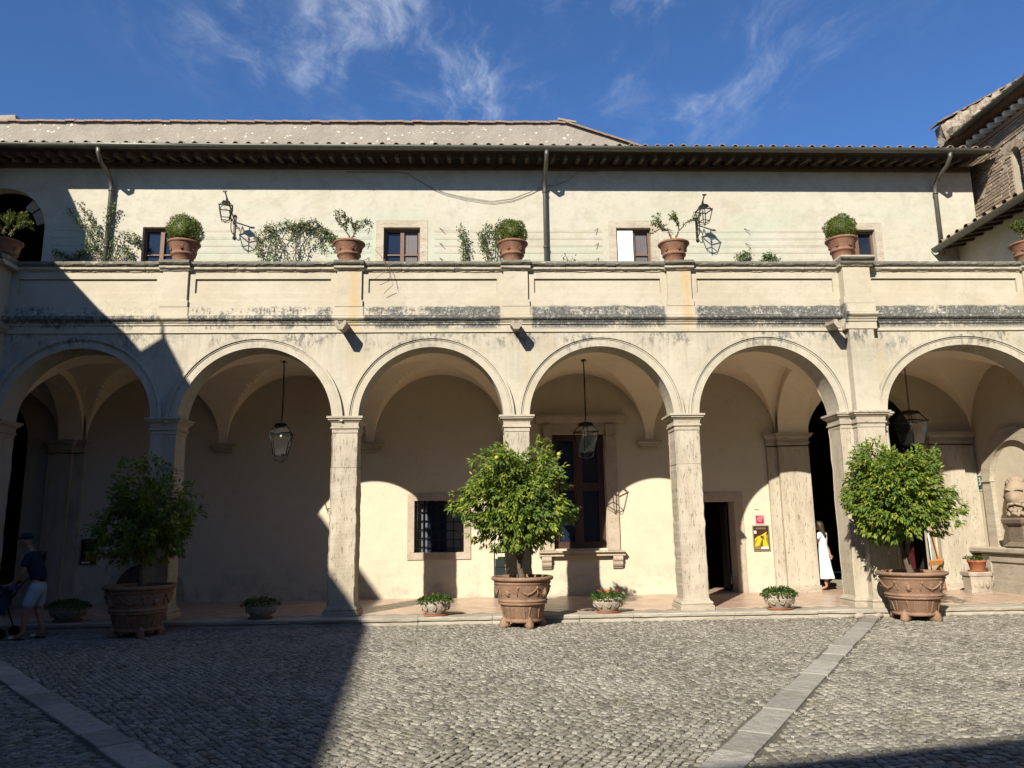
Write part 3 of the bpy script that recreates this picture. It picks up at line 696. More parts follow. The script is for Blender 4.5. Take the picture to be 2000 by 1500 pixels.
# vaults
def vault(x0, x1, name='vault', tx=5.58, ty=5.58, z0=3.90, pad=0.10, p0=None, p1=None):
    p0 = pad if p0 is None else p0; p1 = pad if p1 is None else p1
    mb = MB(); y0, y1 = D+0.565, B-0.002; nx, ny = 44, 40; cx, cy = (x0+x1)/2, (y0+y1)/2; hx, hy = (x1-x0)/2, (y1-y0)/2
    def z(x, y):
        a = z0+(tx-z0)*math.sqrt(max(0, 1-((x-cx)/hx)**2)); b = z0+(ty-z0)*math.sqrt(max(0, 1-((y-cy)/hy)**2)); return max(a, b)
    X_ = [cx-hx-p0]+[cx-hx*math.cos(math.pi*i/nx) for i in range(nx+1)]+[cx+hx+p1]; nx += 2; Y_ = [cy-hy*math.cos(math.pi*j/ny) for j in range(ny+1)]
    idx = [[mb.vert((x, y, z(x, y))) for x in X_] for y in Y_]
    for j in range(ny):
        for i in range(nx): mb.f.append([idx[j][i], idx[j][i+1], idx[j+1][i+1], idx[j+1][i]]); mb.sm.append(False)
    part(name, mb, 'vault_plaster', bld)
VB = [-9.62]+[p for p in PX]+[7.42]
for k_v, (a, b_) in enumerate(zip(VB, VB[1:])): vault(a+(0.10 if k_v else 0.0), b_-(0.10 if k_v < 4 else 0.0), pad=0.0999 if 0 < k_v < 4 else 0.0001, p0=0.0999 if k_v else 0.0001, p1=0.0999 if k_v < 4 else 0.0001)
vault(8.24, 12.5); vault(-13.8, -10.25)
# transverse arches at the compound piers
def trans(x0, x1):
    mb = MB(); cy = (D+0.56+B-0.16)/2; r = (B-0.16-D-0.56)/2; R = []
    for i in range(33):
        t = math.pi*i/32; y, z = cy-r*math.cos(t), 3.98+1.42*math.sin(t)
        R.append([(x0, y, z), (x1, y, z), (x1, y, 5.99), (x0, y, 5.99)])
    mb.rings(R, True, True, False); part('transverse_arch', mb, 'vault_plaster', bld)
trans(7.43, 8.20); trans(-10.2, -9.63)
# corbels on the back wall
for x in (-6.27, -2.69, 0.72, 4.17):
    c = MB(); x0, x1 = x-0.20, x+0.20
    c.rings([[(x0-q, B-0.10-q, z), (x1+q, B-0.10-q, z), (x1+q, B-0.002, z), (x0-q, B-0.002, z)] for q, z in [(0.0, 3.66), (0.01, 3.68), (0.01, 3.72), (0.04, 3.735), (0.06, 3.79), (0.11, 3.81), (0.11, 3.855)]], True, True, False)
    part('corbel', worn(c), 'travertine_flat', bld)
# east end wall of the portico
mb = MB(); mb.box(12.5, 12.9, D+0.5, B+0.3, TZ, 6.0); part('end_wall', mb, 'portico_plaster', bld)
mb = MB(); mb.box(-14.3, -14.0, D-3, B+0.3, 0, 6.0); part('end_wall', mb, 'portico_plaster', bld)

# framed windows and doors on the ground floor
def stone_frame(parent, x0, x1, z0, z1, w, y=B, sill=True, mat='pink_travertine', pr=0.03, nm='frame'):
    mb = MB(); zb = z0-w if sill else z0
    mb.box(x0-w, x1+w, y-pr, y-0.001, z1, z1+w); mb.box(x0-w, x0, y-pr, y-0.001, z0, z1-0.001); mb.box(x1, x1+w, y-pr, y-0.001, z0, z1-0.001)
    if sill: mb.box(x0-w, x1+w, y-pr, y-0.001, zb, z0-0.001)
    return part(nm, mb, mat, parent)
w1 = part('barred_window', MB().box(-1.64, -0.44, B+0.30, B+0.33, 1.21, 2.45), 'window_glass', bld, label='square ground floor window behind a black iron grille')
stone_frame(w1, -1.64, -0.44, 1.21, 2.45, 0.165)
part('curtain', MB().box(-0.88, -0.46, B+0.26, B+0.27, 1.22, 2.44), 'curtain_grey', w1)
part('curtain', MB().box(-1.62, -1.34, B+0.26, B+0.27, 1.22, 2.44), 'curtain_grey', w1)
for i in range(7):
    xx = -1.56+i*1.04/6; part('bar', MB().tube([(xx, B+0.02, 1.2), (xx, B+0.02, 2.46)], 0.015, 6), 'black_iron', w1)
for i in range(6):
    z = 1.30+i*0.21; part('bar', MB().tube([(-1.65, B+0.008, z), (-0.43, B+0.008, z)], 0.014, 6), 'black_iron', w1)
d1 = stone_frame(bld, 5.03, 6.23, TZ, 2.34, 0.22, sill=False, nm='doorway')
mb = MB(); mb.obox((5.62, B+0.75, 1.22), (0.20, 0.40, 0), (-0.02, 0.012, 0), (0, 0, 1.06)); part('door_leaf', mb, 'brown_wood', d1)
mb = MB(); mb.obox((6.19, B+0.75, 1.22), (0.02, 0.30, 0), (-0.02, 0.003, 0), (0, 0, 1.06)); part('door_leaf', mb, 'dark_interior', d1)
# tall window with cornice, sill and brackets
tw = thing_w = part('tall_window', MB().box(1.76, 3.06, B+0.24, B+0.26, 1.25, 4.05), 'window_glass', bld, label='tall brown wooden window in a moulded stone surround')
mb = MB()
for a, b_, c_, d_ in ((1.76, 1.86, 1.25, 4.05), (2.96, 3.06, 1.25, 4.05), (2.36, 2.47, 1.25, 4.05), (1.86, 2.96, 1.25, 1.36), (1.86, 2.96, 3.95, 4.05), (1.86, 2.96, 2.70, 2.80)):
    mb.box(a, b_, B+0.17+0.001*a, B+0.235, c_, d_)
part('frame', mb, 'brown_wood', tw)
mb = MB()
for a, b_ in ((1.86, 2.36), (2.47, 2.96)):
    for c_, d_ in ((1.36, 2.70), (2.80, 3.95)):
        mb.box(a, a+0.05, B+0.19, B+0.23, c_, d_); mb.box(b_-0.05, b_, B+0.19, B+0.23, c_, d_); mb.box(a+0.05, b_-0.05, B+0.192, B+0.23, c_, c_+0.05); mb.box(a+0.05, b_-0.05, B+0.192, B+0.23, d_-0.05, d_)
part('sash', mb, 'brown_wood', tw)
mb = MB()
for x0, x1, pr in ((1.47, 1.755, 0.06), (3.065, 3.36, 0.06)): mb.box(x0, x1, B-pr, B-0.001, 1.21, 3.99)
mb.box(1.47, 3.36, B-0.06, B-0.001, 4.055, 4.30)
part('stone_surround', mb, 'pink_travertine', tw)
for x0 in (1.54, 3.09):
    mb = MB(); mb.box(x0, x0+0.20, B-0.12, B-0.062, 4.0, 4.29); mb.box(x0+0.01, x0+0.19, B-0.09, B-0.062, 3.62, 3.995); part('bracket', mb, 'pink_travertine', tw)
HOOD = [(B-0.001, 4.305), (B-0.07, 4.305), (B-0.10, 4.34), (B-0.17, 4.38), (B-0.19, 4.42), (B-0.24, 4.44), (B-0.24, 4.50), (B-0.001, 4.53)]
part('hood', extrude_x(MB(), HOOD, 1.36, 3.60, 0.1, 0.006), 'pink_travertine', tw)
SILL = [(B-0.001, 1.08), (B-0.16, 1.08), (B-0.16, 1.14), (B-0.20, 1.15), (B-0.23, 1.165), (B-0.23, 1.20), (B-0.001, 1.205)]
part('sill', extrude_x(MB(), SILL, 1.38, 3.46, 0.1, 0.005), 'pink_travertine', tw)
for x0 in (1.44, 3.17):
    mb = MB(); pr = [(B-0.002, 0.78), (B-0.05, 0.78), (B-0.05, 0.80), (B-0.09, 0.82), (B-0.13, 0.87), (B-0.14, 0.92), (B-0.11, 0.945), (B-0.15, 0.96), (B-0.165, 1.0), (B-0.16, 1.05), (B-0.14, 1.078), (B-0.002, 1.078)]
    extrude_x(mb, pr, x0, x0+0.23); part('bracket', mb, 'pink_travertine', tw)
# low stone arch behind the left tub
mb = ring_arch(MB(), -7.95, 0.35, 0.72, 0.90, B-0.05, B-0.001); mb.box(-8.85, -8.67, B-0.05, B-0.001, TZ, 0.349); mb.box(-7.23, -7.05, B-0.05, B-0.001, TZ, 0.349)
la = part('low_arch', mb, 'travertine_flat', bld)
mb = MB(); mb.face([(-7.95+0.72*math.cos(t), B-0.012, 0.35+0.72*math.sin(t)) for t in [math.pi*i/24 for i in range(25)]]+[(-8.67, B-0.012, TZ), (-7.23, B-0.012, TZ)])
part('infill', mb, 'old_wood', la)

# ---- upper storey
UW = [(-8.65, -7.73, 8.05, flat(9.50)), (-2.50, -1.56, 8.05, flat(9.50)), (3.58, 4.49, 8.05, flat(9.50)), (9.62, 10.52, 8.05, flat(9.46))]
arU = (-13.38, -11.12, 6.38, arch_top(-12.25, 9.42, 1.13))
mb = MB(); wall_open(mb, XL, XR, 6.3, 11.45, lambda u, d, z: (u, B+d, z), UW+[arU], 0.32)
mb.face([(XR, B, 6.3), (XR, B+4, 6.3), (XR, B+4, 11.5), (XR, B, 11.45)])
mb.face([(XL, B, 6.3), (XL, B+4, 6.3), (XL, B+4, 11.5), (XL, B, 11.45)])
part('upper_wall', mb, 'upper_plaster', bld)
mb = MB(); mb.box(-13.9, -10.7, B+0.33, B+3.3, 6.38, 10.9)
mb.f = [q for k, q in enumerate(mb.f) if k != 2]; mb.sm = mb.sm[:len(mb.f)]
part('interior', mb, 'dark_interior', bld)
mb = ring_arch(MB(), -12.25, 9.42, 0.83, 1.10, B+0.20, B+0.26, n=24, a0=0.25, a1=0.95)
fl_ = part('fanlight', mb, 'planter_stone', bld)
part('glazing_bar', MB().obox((-11.52, B+0.19, 9.98), (0.15, 0, 0.115), (0, 0.01, 0), (-0.008, 0, 0.012)), 'dark_iron', fl_)
for i, (x0, x1, zb, tf) in enumerate(UW):
    z1 = tf(0); w = part('upper_window', MB().box(x0, x1, B+0.20, B+0.21, zb, z1), 'window_glass', bld, label=['small upper window with blue glass half behind a clipped box ball', 'small upper window with two brown leaves and open stone surround', 'small upper window with its left half covered white', 'small upper window half hidden by the rightmost box ball'][i])
    if i: stone_frame(w, x0, x1, zb, z1, 0.20 if i < 3 else 0.19, mat='travertine_flat', pr=0.012, sill=False, nm='stone_frame')
    mb = MB(); xm = (x0+x1)/2
    for a, b_ in ((x0, x0+0.06), (x1-0.06, x1), (xm-0.05, xm+0.05)): mb.box(a, b_, B+0.13, B+0.19, zb, z1)
    mb.box(x0+0.06, xm-0.05, B+0.132, B+0.19, z1-0.07, z1); mb.box(xm+0.05, x1-0.06, B+0.132, B+0.19, z1-0.07, z1)
    mb.box(x0+0.06, xm-0.05, B+0.15, B+0.185, z1-0.72, z1-0.685); mb.box(xm+0.05, x1-0.06, B+0.15, B+0.185, z1-0.72, z1-0.685)
    part('frame', mb, 'upper_wood', w)
    if i == 2: part('blind', MB().box(x0+0.03, xm-0.01, B+0.06, B+0.10, zb, z1-0.06), 'white_blind', w)
    if i in (1, 2): 
        mb = MB(); n = 6
        for k in range(n): mb.box(xm+0.055+k*0.055, xm+0.055+k*0.055+0.05, B+0.195-0.002*(k % 2), B+0.199, zb, z1-0.07)
        part('shutter', mb, 'shutter_wood', w)
# eaves
GY, GZ = 18.13, 11.20
mb = MB(); mb.box(XL, 13.3, B-0.10, B-0.002, 11.10, 11.22); part('eave_board', mb, 'old_wood', bld)
n = int((13.2-XL)/0.335)
rm = MB(); rm.obox((0, 0, 0), (0.045, 0, 0), (0, 0.375, 0.082), (0, -0.010, 0.055)); rme = rm.mesh('rafter', 'old_wood')
for i in range(n):
    o = link('rafter', rme, bld); o.location = (XL+0.15+i*0.335, 18.70, 11.235+0.006*math.sin(i*2.1)); o.rotation_euler.z = 0.03*math.sin(i*5.1)
k_ = 0.22
def roofz(y): return 11.30+(y-GY)*0.22 if y < B else 11.30+0.92*0.22+(y-B)*0.36
mb = MB(); mb.rings([[(XL, y, roofz(y)), (13.5, y, roofz(y)), (13.5, y, roofz(y)+0.05), (XL, y, roofz(y)+0.05)] for y in (GY+0.02, B, 22.3)], True, True, False)
mb.rings([[(XL, y, z), (13.5, y, z), (13.5, y, z+0.05), (XL, y, z+0.05)] for y, z in ((22.3, roofz(22.3)), (26.5, roofz(22.3)-1.6))], True, True, False)
part('roof', mb, 'old_wood', bld)
tm = MB(); R = []
for y in (0, 0.42):
    r_ = 0.082-0.012*y/0.42
    R.append([(r_*math.cos(math.pi*k/8), y, r_*math.sin(math.pi*k/8)*0.9+y*0.22) for k in range(9)]+[((r_-0.018)*math.cos(math.pi*k/8), y, (r_-0.018)*math.sin(math.pi*k/8)*0.9+y*0.22) for k in range(8, -1, -1)])
tm.rings(R, True, True, False); tme = tm.mesh('roof_tile', 'roof_tile')
for i in range(int((13.5-XL)/0.335)):
    o = link('roof_tile', tme, bld); o.location = (XL+0.16+i*0.335+0.012*math.sin(i*3.3), GY+0.02, 11.352+0.008*math.sin(i*1.7)); o.rotation_euler.z = 0.04*math.sin(i*7.7)
mb = MB()                                              # the rest of the tile courses up the slope
for j in range(1, 10):
    for i in range(int((13.5-XL)/0.335)):
        y = GY-0.02+j*0.40; z = roofz(y)+0.03; x = XL+0.16+i*0.335; R = []
        for dy in (0, 0.42):
            r_ = 0.084-0.02*dy
            R.append([(x+r_*math.cos(math.pi*k/5), y+dy, roofz(y+dy)+0.035+r_*math.sin(math.pi*k/5)*0.9-0.03*dy) for k in range(6)])
        mb.rings(R, False, False, False)
part('roof_tile_courses', mb, 'roof_tile', bld, kind='stuff')
# gutter
gp = [(GY+0.10*math.cos(t), GZ+0.0+0.10*math.sin(t)) for t in [math.pi+math.pi*i/10 for i in range(11)]]+[(GY+0.088*math.cos(t), GZ+0.088*math.sin(t)) for t in [2*math.pi-math.pi*i/10 for i in range(11)]]
gp = [(y, z+0.10) for y, z in gp]
gt = part('gutter', extrude_x(MB(), gp, XL, 13.33, 1.3, 0.006, 9), 'gutter_metal', bld)
for i in range(25):
    x = XL+0.6+i*1.12; q = MB(); R = [[(xx, GY+0.106*math.cos(t), GZ+0.10+0.106*math.sin(t)) for t in [math.pi+math.pi*k/10 for k in range(11)]] for xx in (x, x+0.025)]
    q.rings(R, False, False, False); part('gutter_joint', q, 'pipe_metal', gt)
for px, zb in ((-9.48, 6.4), (1.71, 6.4), (12.24, 8.75)):
    pts = [(px, GY, GZ+0.02), (px, GY+0.02, GZ-0.10), (px, GY+0.18, GZ-0.26), (px, 18.72, 10.83), (px, 18.88, 10.68), (px, 18.94, 10.52)]
    dp = part('downpipe', MB().tube(pts+[(px, 18.94, zb)], 0.055, 12), 'pipe_metal', bld)
    for z in (10.42, 8.9): part('collar', MB().tube([(px, 18.94, z), (px, 18.94, z+0.05)], 0.068, 12), 'gutter_metal', dp)
# attic: steep mortared gable wall with ridge tiles
AY = 22.0
mb = MB(); poly = [(-17, 12.5), (5.1, 12.5), (4.75, 13.42), (2.72, 14.13), (-17, 14.03)]
mb.rings([[(x, AY, z) for x, z in poly], [(x, AY+1.6, z-0.2) for x, z in poly]], True, True, False)
att = part('attic_wall', mb, 'attic_mortar', bld)
mb = MB()
for i in range(240):
    x = -15+rnd.random()*19.3; z = 13.05+rnd.random()*0.95
    if x > 2.5 and z > 13.9-(x-2.5)*0.33: continue
    s2 = 0.018+rnd.random()**2*0.05; k = rnd.randint(4, 6); a0 = rnd.random()*6; el = 0.5+rnd.random()*0.5
    mb.face([(x+s2*math.cos(a0+2*math.pi*j/k)*(0.6+0.7*rnd.random()), AY-0.006, z+el*s2*math.sin(a0+2*math.pi*j/k)*(0.5+0.6*rnd.random())) for j in range(k)])
part('plaster_chips', mb, 'chip_white', att, kind='stuff')
ridge = MB(); R = []
for x in (0, 0.30):
    r_ = 0.10-0.02*x
    R.append([(x, r_*math.cos(math.pi*k/8), r_*math.sin(math.pi*k/8)-0.02) for k in range(9)]+[(x, (r_-0.02)*math.cos(math.pi*k/8), (r_-0.02)*math.sin(math.pi*k/8)-0.02) for k in range(8, -1, -1)])
ridge.rings(R, True, True, False); ridm = ridge.mesh('ridge_tile', 'roof_tile')
for i in range(62):
    x = -14.8+i*0.283; o = link('ridge_tile', ridm, bld); o.location = (x, AY+0.02, 14.04+(x+17)*0.005+0.01*math.sin(i*4.1)); o.rotation_euler = (0, 0.03*math.sin(i*2.9), 0.05*math.sin(i*6.1))
for i in range(9):
    o = link('ridge_tile', ridm, bld); t = i/8.0; o.location = (2.68+t*2.05, AY+0.0, 14.14-t*0.70); o.rotation_euler = (0, 0.33, 0.03*math.sin(i*5))
mb = MB(); mb.box(2.45, 2.95, AY+0.2, AY+0.7, 14.0, 14.30); mb.obox((2.75, AY+0.45, 14.33), (0.3, 0, -0.05), (0, 0.3, 0), (0, 0, 0.03)); part('ridge_block', worn(mb, 0.04), 'attic_mortar', bld)
mb = MB(); mb.box(-14.75, -14.15, AY+0.2, AY+0.8, 14.0, 14.38); part('ridge_block', worn(mb, 0.06), 'attic_mortar', bld)
# training wires, hooks, slack cable
for k, z in enumerate((9.40, 9.20, 9.0, 8.82, 8.6)):
    for (a, b_) in ((-10.9, -8.9), (-7.5, -2.8), (-1.2, 3.2), (4.8, 9.2)):
        part('training_wire', MB().tube([(a, B-0.035, z), ((a+b_)/2, B-0.035, z-0.01), (b_, B-0.035, z)], 0.0035, 4), 'wire_pale', bld)
for x in (-2.86, -1.05, 3.10, 4.95, 7.0):
    for k, z in enumerate((9.36, 8.95, 8.55)):
        s2 = -1 if x < -2 or x == 3.1 else 1
        part('wire_hook', MB().tube([(x+0.10*s2, B-0.10, z+0.02), (x, B-0.01, z+0.12)], 0.008, 5), 'wire_dark', bld)
cab = [(-3.5, 11.02), (-2.2, 11.02), (-1.9, 10.98), (-1.35, 10.62), (-0.9, 10.42), (-0.35, 10.28), (0.31, 10.18), (0.85, 10.26), (1.3, 10.45), (1.70, 10.66), (2.0, 10.66), (2.35, 10.80), (2.62, 11.05), (3.2, 11.06)]
part('slack_cable', MB().tube([(x, B-0.06, z) for x, z in cab], 0.006, 6), 'wire_dark', bld)
part('slack_cable', MB().tube([(x, B-0.05, z+0.03*math.sin((x+1.9)*0.85)) for x, z in cab[2:10]], 0.005, 6), 'wire_dark', bld)

# ================================================================== OTHER WINGS
ew = thing('east_wing', (13, 12, 0), 'cream wing with low gutter and tiled eaves meeting the terrace at the right edge', 'building')
mb = MB(); mb.box(12.75, 13.1, -8, B-0.01, 6.3, 9.15); mb.box(12.71, 13.2, -8, 15.3, 0, 6.3); part('wall', mb, 'upper_plaster', ew)
EX, EZ = 12.08, 8.90
def along_y(mb, prof, y0, y1): return mb.rings([[(x, y, z) for x, z in prof] for y in (y0, y1)], True, True, False)
ep = [(EX+0.115*math.cos(t), EZ+0.115*math.sin(t)) for t in [math.pi+math.pi*i/10 for i in range(11)]]+[(EX+0.10*math.cos(t), EZ+0.10*math.sin(t)) for t in [2*math.pi-math.pi*i/10 for i in range(11)]]
gt = part('gutter', along_y(MB(), ep, -8, B-0.06), 'gutter_metal', ew)
for i in range(5):
    y = 18.2-i*0.95; part('gutter_joint', MB().rings([[(EX+0.122*math.cos(t), yy, EZ+0.122*math.sin(t)) for t in [math.pi+math.pi*k/10 for k in range(11)]] for yy in (y, y+0.03)], False, False, False), 'pipe_metal', gt)
part('roof', along_y(MB(), [(EX+0.04, EZ+0.02), (13.7, EZ+0.42), (13.7, EZ+0.50), (EX+0.04, EZ+0.07)], -8, B-0.02), 'roof_tile', ew)
part('soffit', along_y(MB(), [(EX+0.10, EZ-0.02), (12.76, EZ+0.10), (12.76, EZ+0.14), (EX+0.10, EZ+0.02)], -8, B-0.03), 'old_wood', ew)
for i in range(14):
    y = B-0.30-i*0.36
    part('rafter', MB().obox((12.46, y, EZ-0.01), (0.30, 0, 0.06), (0, 0.045, 0), (0, 0, 0.04)), 'old_wood', ew)
    q = MB(); R = []
    for dx in (0, 0.45):
        r_ = 0.10-0.02*dx; R.append([(EX-0.0+dx, y+r_*math.cos(math.pi*k/6), EZ+0.06+dx*0.26+r_*math.sin(math.pi*k/6)) for k in range(7)])
    q.rings(R, False, False, False); part('roof_tile', q, 'roof_tile', ew)
tw_ = thing('stone_tower', (15.5, 15, 0), 'old rubble brick tower with bracketed cornice and narrow arched opening at the upper right', 'tower')
TX = 13.62
mb = MB(); wall_open(mb, 10.0, 19.75, 6, 11.95, lambda u, d, z: (TX+d, u, z), [(17.48, 17.80, 9.6, arch_top(17.64, 10.95, 0.16))], 0.45, 10)
mb.face([(TX, 19.75, 6), (TX+5, 19.75, 6), (TX+5, 19.75, 12.2), (TX, 19.75, 11.95)]); mb.face([(TX, 10.0, 6), (TX+5, 10.0, 6), (TX+5, 10.0, 12.2), (TX, 10.0, 11.95)])
part('wall', mb, 'brick_mortar', tw_)
part('window_recess', MB().box(TX+0.44, TX+0.5, 17.3, 18.0, 9.5, 11.3), 'dark_green_paint', tw_)
cand = []
zrow = 9.1
while zrow < 11.9:
    h = 0.06+0.03*rnd.random(); y = 15.6+rnd.random()*0.2
    while y < 19.7:
        l = 0.12+0.2*rnd.random(); yc = y+l/2; zc = zrow+h/2
        inwin = abs(yc-17.64) < 0.30+l/2 and zc < 11.42
        hole = min(math.hypot(yc-a, (zc-b_)*1.2) for a, b_ in ((18.68, 10.95), (18.8, 10.75), (19.0, 10.5), (18.64, 11.75), (17.9, 11.9), (17.1, 10.9))) < 0.09
        if not inwin and not hole and y+l < 19.75: cand.append((yc, zc, l, h))
        y += l+0.012
    zrow += h+0.014
cand.sort(key=lambda c: c[0]); restb = MB()
def brick_into(mb, c):
    yc, zc, l, h = c; mb.cur = rnd.random(); p = 0.012+0.02*rnd.random(); j = lambda: 0.006*(rnd.random()-0.5)
    mb.rings([[(TX+0.002, yc-l/2+j(), zc-h/2+j()), (TX+0.002, yc+l/2+j(), zc-h/2+j()), (TX+0.002, yc+l/2+j(), zc+h/2+j()), (TX+0.002, yc-l/2+j(), zc+h/2+j())],
              [(TX-p+j(), yc-l/2+0.006, zc-h/2+0.005), (TX-p+j(), yc+l/2-0.006, zc-h/2+0.005), (TX-p+j(), yc+l/2-0.006, zc+h/2-0.005), (TX-p+j(), yc-l/2+0.006, zc+h/2-0.005)]], True, True, False)
sel = [c for c in cand if c[0] > 16.7]; oth = [c for c in cand if c[0] <= 16.7]
sel = sorted(sel, key=lambda c: c[0]/c[2])
for c in sel[:290]:
    q = MB(); brick_into(q, c); part('brick', q, 'brick', tw_)
for c in sel[290:]+oth: brick_into(restb, c)
part('brick_courses', restb, 'brick', tw_, kind='stuff')
for k in range(9):                                     # voussoirs round the opening
    t0 = math.pi*k/9; t1 = math.pi*(k+0.86)/9; q = MB(); q.cur = rnd.random()*0.4+0.6
    pts = [(17.64+r_*math.cos(t), 10.95+r_*math.sin(t)) for r_, t in ((0.17, t0), (0.36, t0), (0.36, t1), (0.17, t1))]
    q.rings([[(TX+0.002, y, z) for y, z in pts], [(TX-0.035, y, z) for y, z in pts]], True, True, False); part('voussoir', q, 'brick', tw_)
for s2 in (-1, 1):
    for k in range(14):
        q = MB(); q.cur = 0.5+0.5*rnd.random(); yc = 17.64+s2*(0.255+0.02*(k % 2)); brick_into(q, (yc, 9.65+k*0.095, 0.15+0.03*(k % 2), 0.08)); part('jamb_brick', q, 'brick', tw_)
# cornice with stone brackets
mb = MB(); along_y(mb, [(TX, 11.80), (TX-0.06, 11.80), (TX-0.09, 11.86), (TX-0.04, 11.90), (TX, 11.90)], 10, 19.8); part('string_course', mb, 'brick', tw_)
mb = MB(); along_y(mb, [(TX, 12.05), (TX-0.33, 12.12), (TX-0.40, 12.19), (TX, 12.22)], 10, 19.9); part('eave_slab', mb, 'old_wood', tw_)
for i in range(19):
    y = 19.6-i*0.30; part('stone_bracket', worn(MB().obox((TX-0.13, y, 11.99), (0.15, 0, 0.03), (0, 0.05, 0), (-0.01, 0, 0.055)), 0.02), 'chip_white', tw_)
tg = [(TX-0.50+0.085*math.cos(t), 12.27+0.085*math.sin(t)) for t in [math.pi+math.pi*i/8 for i in range(9)]]+[(TX-0.50+0.07*math.cos(t), 12.27+0.07*math.sin(t)) for t in [2*math.pi-math.pi*i/8 for i in range(9)]]
part('gutter', along_y(MB(), tg, 10, 19.1), 'gutter_metal', tw_)
# thin tiled roof slope and the broken verge rising eastwards at the north end
mb = MB(); mb.rings([[(TX-0.46, y, 12.33), (TX+4.5, y, 13.6), (TX+4.5, y, 13.66), (TX-0.46, y, 12.37)] for y in (10, 19.7)], True, True, False); part('roof', mb, 'roof_tile', tw_)
mb = MB(); R = []
for i in range(41):
    t = i/40; x = TX-0.40+t*4.3; zb = 12.30+t*1.7; zt = 12.86+t*2.35+0.05*math.sin(i*1.7); w = 0.25*min(1, 0.35+t*5)
    R.append([(x, 19.72-w, zb+0.05*math.sin(i)), (x-0.10, 19.66-w, (zb+zt)/2+0.04*math.sin(i*2.7)), (x-0.16, 19.74-w, zt), (x-0.1, 20.05, zt+0.02), (x, 20.0, zb)])
mb.rings(R, True, True, False); worn(mb, 0.10); part('verge', mb, 'verge_mortar', tw_)
mb = MB()
for i in range(30):
    t = i/29; x = TX-0.62+t*4.4; z = 12.88+t*2.38; mb.obox((x+0.05, 19.8+0.04*math.sin(i*4), z+0.05), (0.085, 0, 0.045), (0.0, 0.24, 0.0), (0, 0, 0.016+0.008*math.sin(i*9)))
part('verge_tiles', mb, 'roof_tile', tw_, kind='stuff')
mb = MB(); R = []
for z, p in ((11.6, 0.0), (11.85, 0.04), (12.0, 0.14), (12.15, 0.20), (12.3, 0.33), (12.5, 0.42), (12.62, 0.46)): R.append([(TX-p, 19.75+p*0.6, z), (TX-p+0.1*p, 19.35, z), (TX+2, 19.35, z+0.2), (TX+2, 19.75+p, z+0.2)])
mb.rings(R, True, True, False); worn(mb, 0.09); part('corner_masonry', mb, 'verge_mortar', tw_)
for i in range(30):
    y = 19.3-i*0.2
    part('roof_tile', MB().obox((TX-0.42, y, 12.38+0.02*math.sin(i*3)), (0.12, 0, 0.05), (0, 0.07, 0), (0, 0, 0.02)), 'roof_tile', tw_)

ww = thing('west_wing', (-12, 3, 0), 'plastered wing just outside the left edge whose gabled roofline shades the left bays', 'building')
prof = [(-12, 11.7), (-9.9, 11.45), (-4.5, 10.83), (1.54, 10.11), (5.0, 10.02), (8.33, 9.98), (8.6, 9.55), (9.3, 9.36), (9.93, 9.29), (10.67, 9.2), (11.6, 8.98), (13.2, 8.72), (14.4, 8.72), (14.4, 0), (-12, 0)]
mb = MB(); mb.rings([[(x, y, z) for y, z in prof] for x in (-9.8, -16.0)], True, True, False); mb.box(-16, -10.32, 14.41, 15.48, 0, 7.1); mb.box(-16, -14.31, 15.48, 19, 0, 6.3)
part('wall', mb, 'wing_plaster', ww)
q = MB(); q.rings([[(x, y, z) for y, z in ((8.25, 9.9), (8.33, 9.985), (9.12, 10.17), (9.93, 9.30), (9.93, 9.1), (8.25, 9.1))] for x in (-9.79, -9.90)], True, True, False); q.tube([(-9.84, 9.12, 10.1), (-9.84, 9.12, 10.5)], [0.05, 0.02], 8); part('gable', q, 'wing_plaster', ww)
prof = [(13.0, 11.7), (14.6, 11.79), (15.15, 12.25), (15.7, 12.5), (16.1, 12.62), (16.15, 12.05), (16.6, 11.9), (17.3, 11.55), (18.4, 11.3), (18.4, 6.4), (13.0, 6.4)]
mb = MB(); mb.rings([[(x, y, z) for y, z in prof] for x in (-12.2, -13.6)], True, True, False); part('upper_wall', mb, 'wing_plaster', ww)
sw = thing('south_wing', (0, -10, 0), 'plastered wing behind the viewer that shades the near paving', 'building')
fr = [(-14, -10.35), (16, -3.9), (17.0, -8.0), (-13, -14.4)]
part('wall', MB().rings([[(x, y, z) for x, y in fr] for z in (0, 10.42)], True, True, False), 'wing_plaster', sw)
part('roof', MB().rings([[(x*0.98, y-0.25*(1 if i < 2 else 0), z) for i, (x, y) in enumerate(fr)] for z in (10.425, 10.46)], True, True, False), 'roof_tile', sw)

# ================================================================== PLANTS
def leaf(mb, p, d, up, L, Wd, fold=0.35):
    """folded pointed leaf from base p along d"""
    d = Vector(d).normalized(); s2 = d.cross(Vector(up))
    if s2.length < 1e-3: s2 = Vector((1, 0, 0))
    s2.normalize(); n = s2.cross(d); p = Vector(p)
    a = mb.vert(p); t = mb.vert(p+d*L-n*L*0.12); l = mb.vert(p+d*L*0.45+s2*Wd*0.5+n*Wd*fold); r = mb.vert(p+d*L*0.45-s2*Wd*0.5+n*Wd*fold)
    m_ = mb.vert(p+d*L*0.45)
    mb.f += [[a, m_, l], [m_, t, l], [a, r, m_], [m_, r, t]]; mb.sm += [False]*4
def rvec(r):
    while True:
        v = Vector((r.uniform(-1, 1), r.uniform(-1, 1), r.uniform(-1, 1)))
        if 0.05 < v.length < 1: return v.normalized()
def fnoise(x, y, z, s=1.0): return mnoise.noise(Vector((x*s, y*s, z*s)))

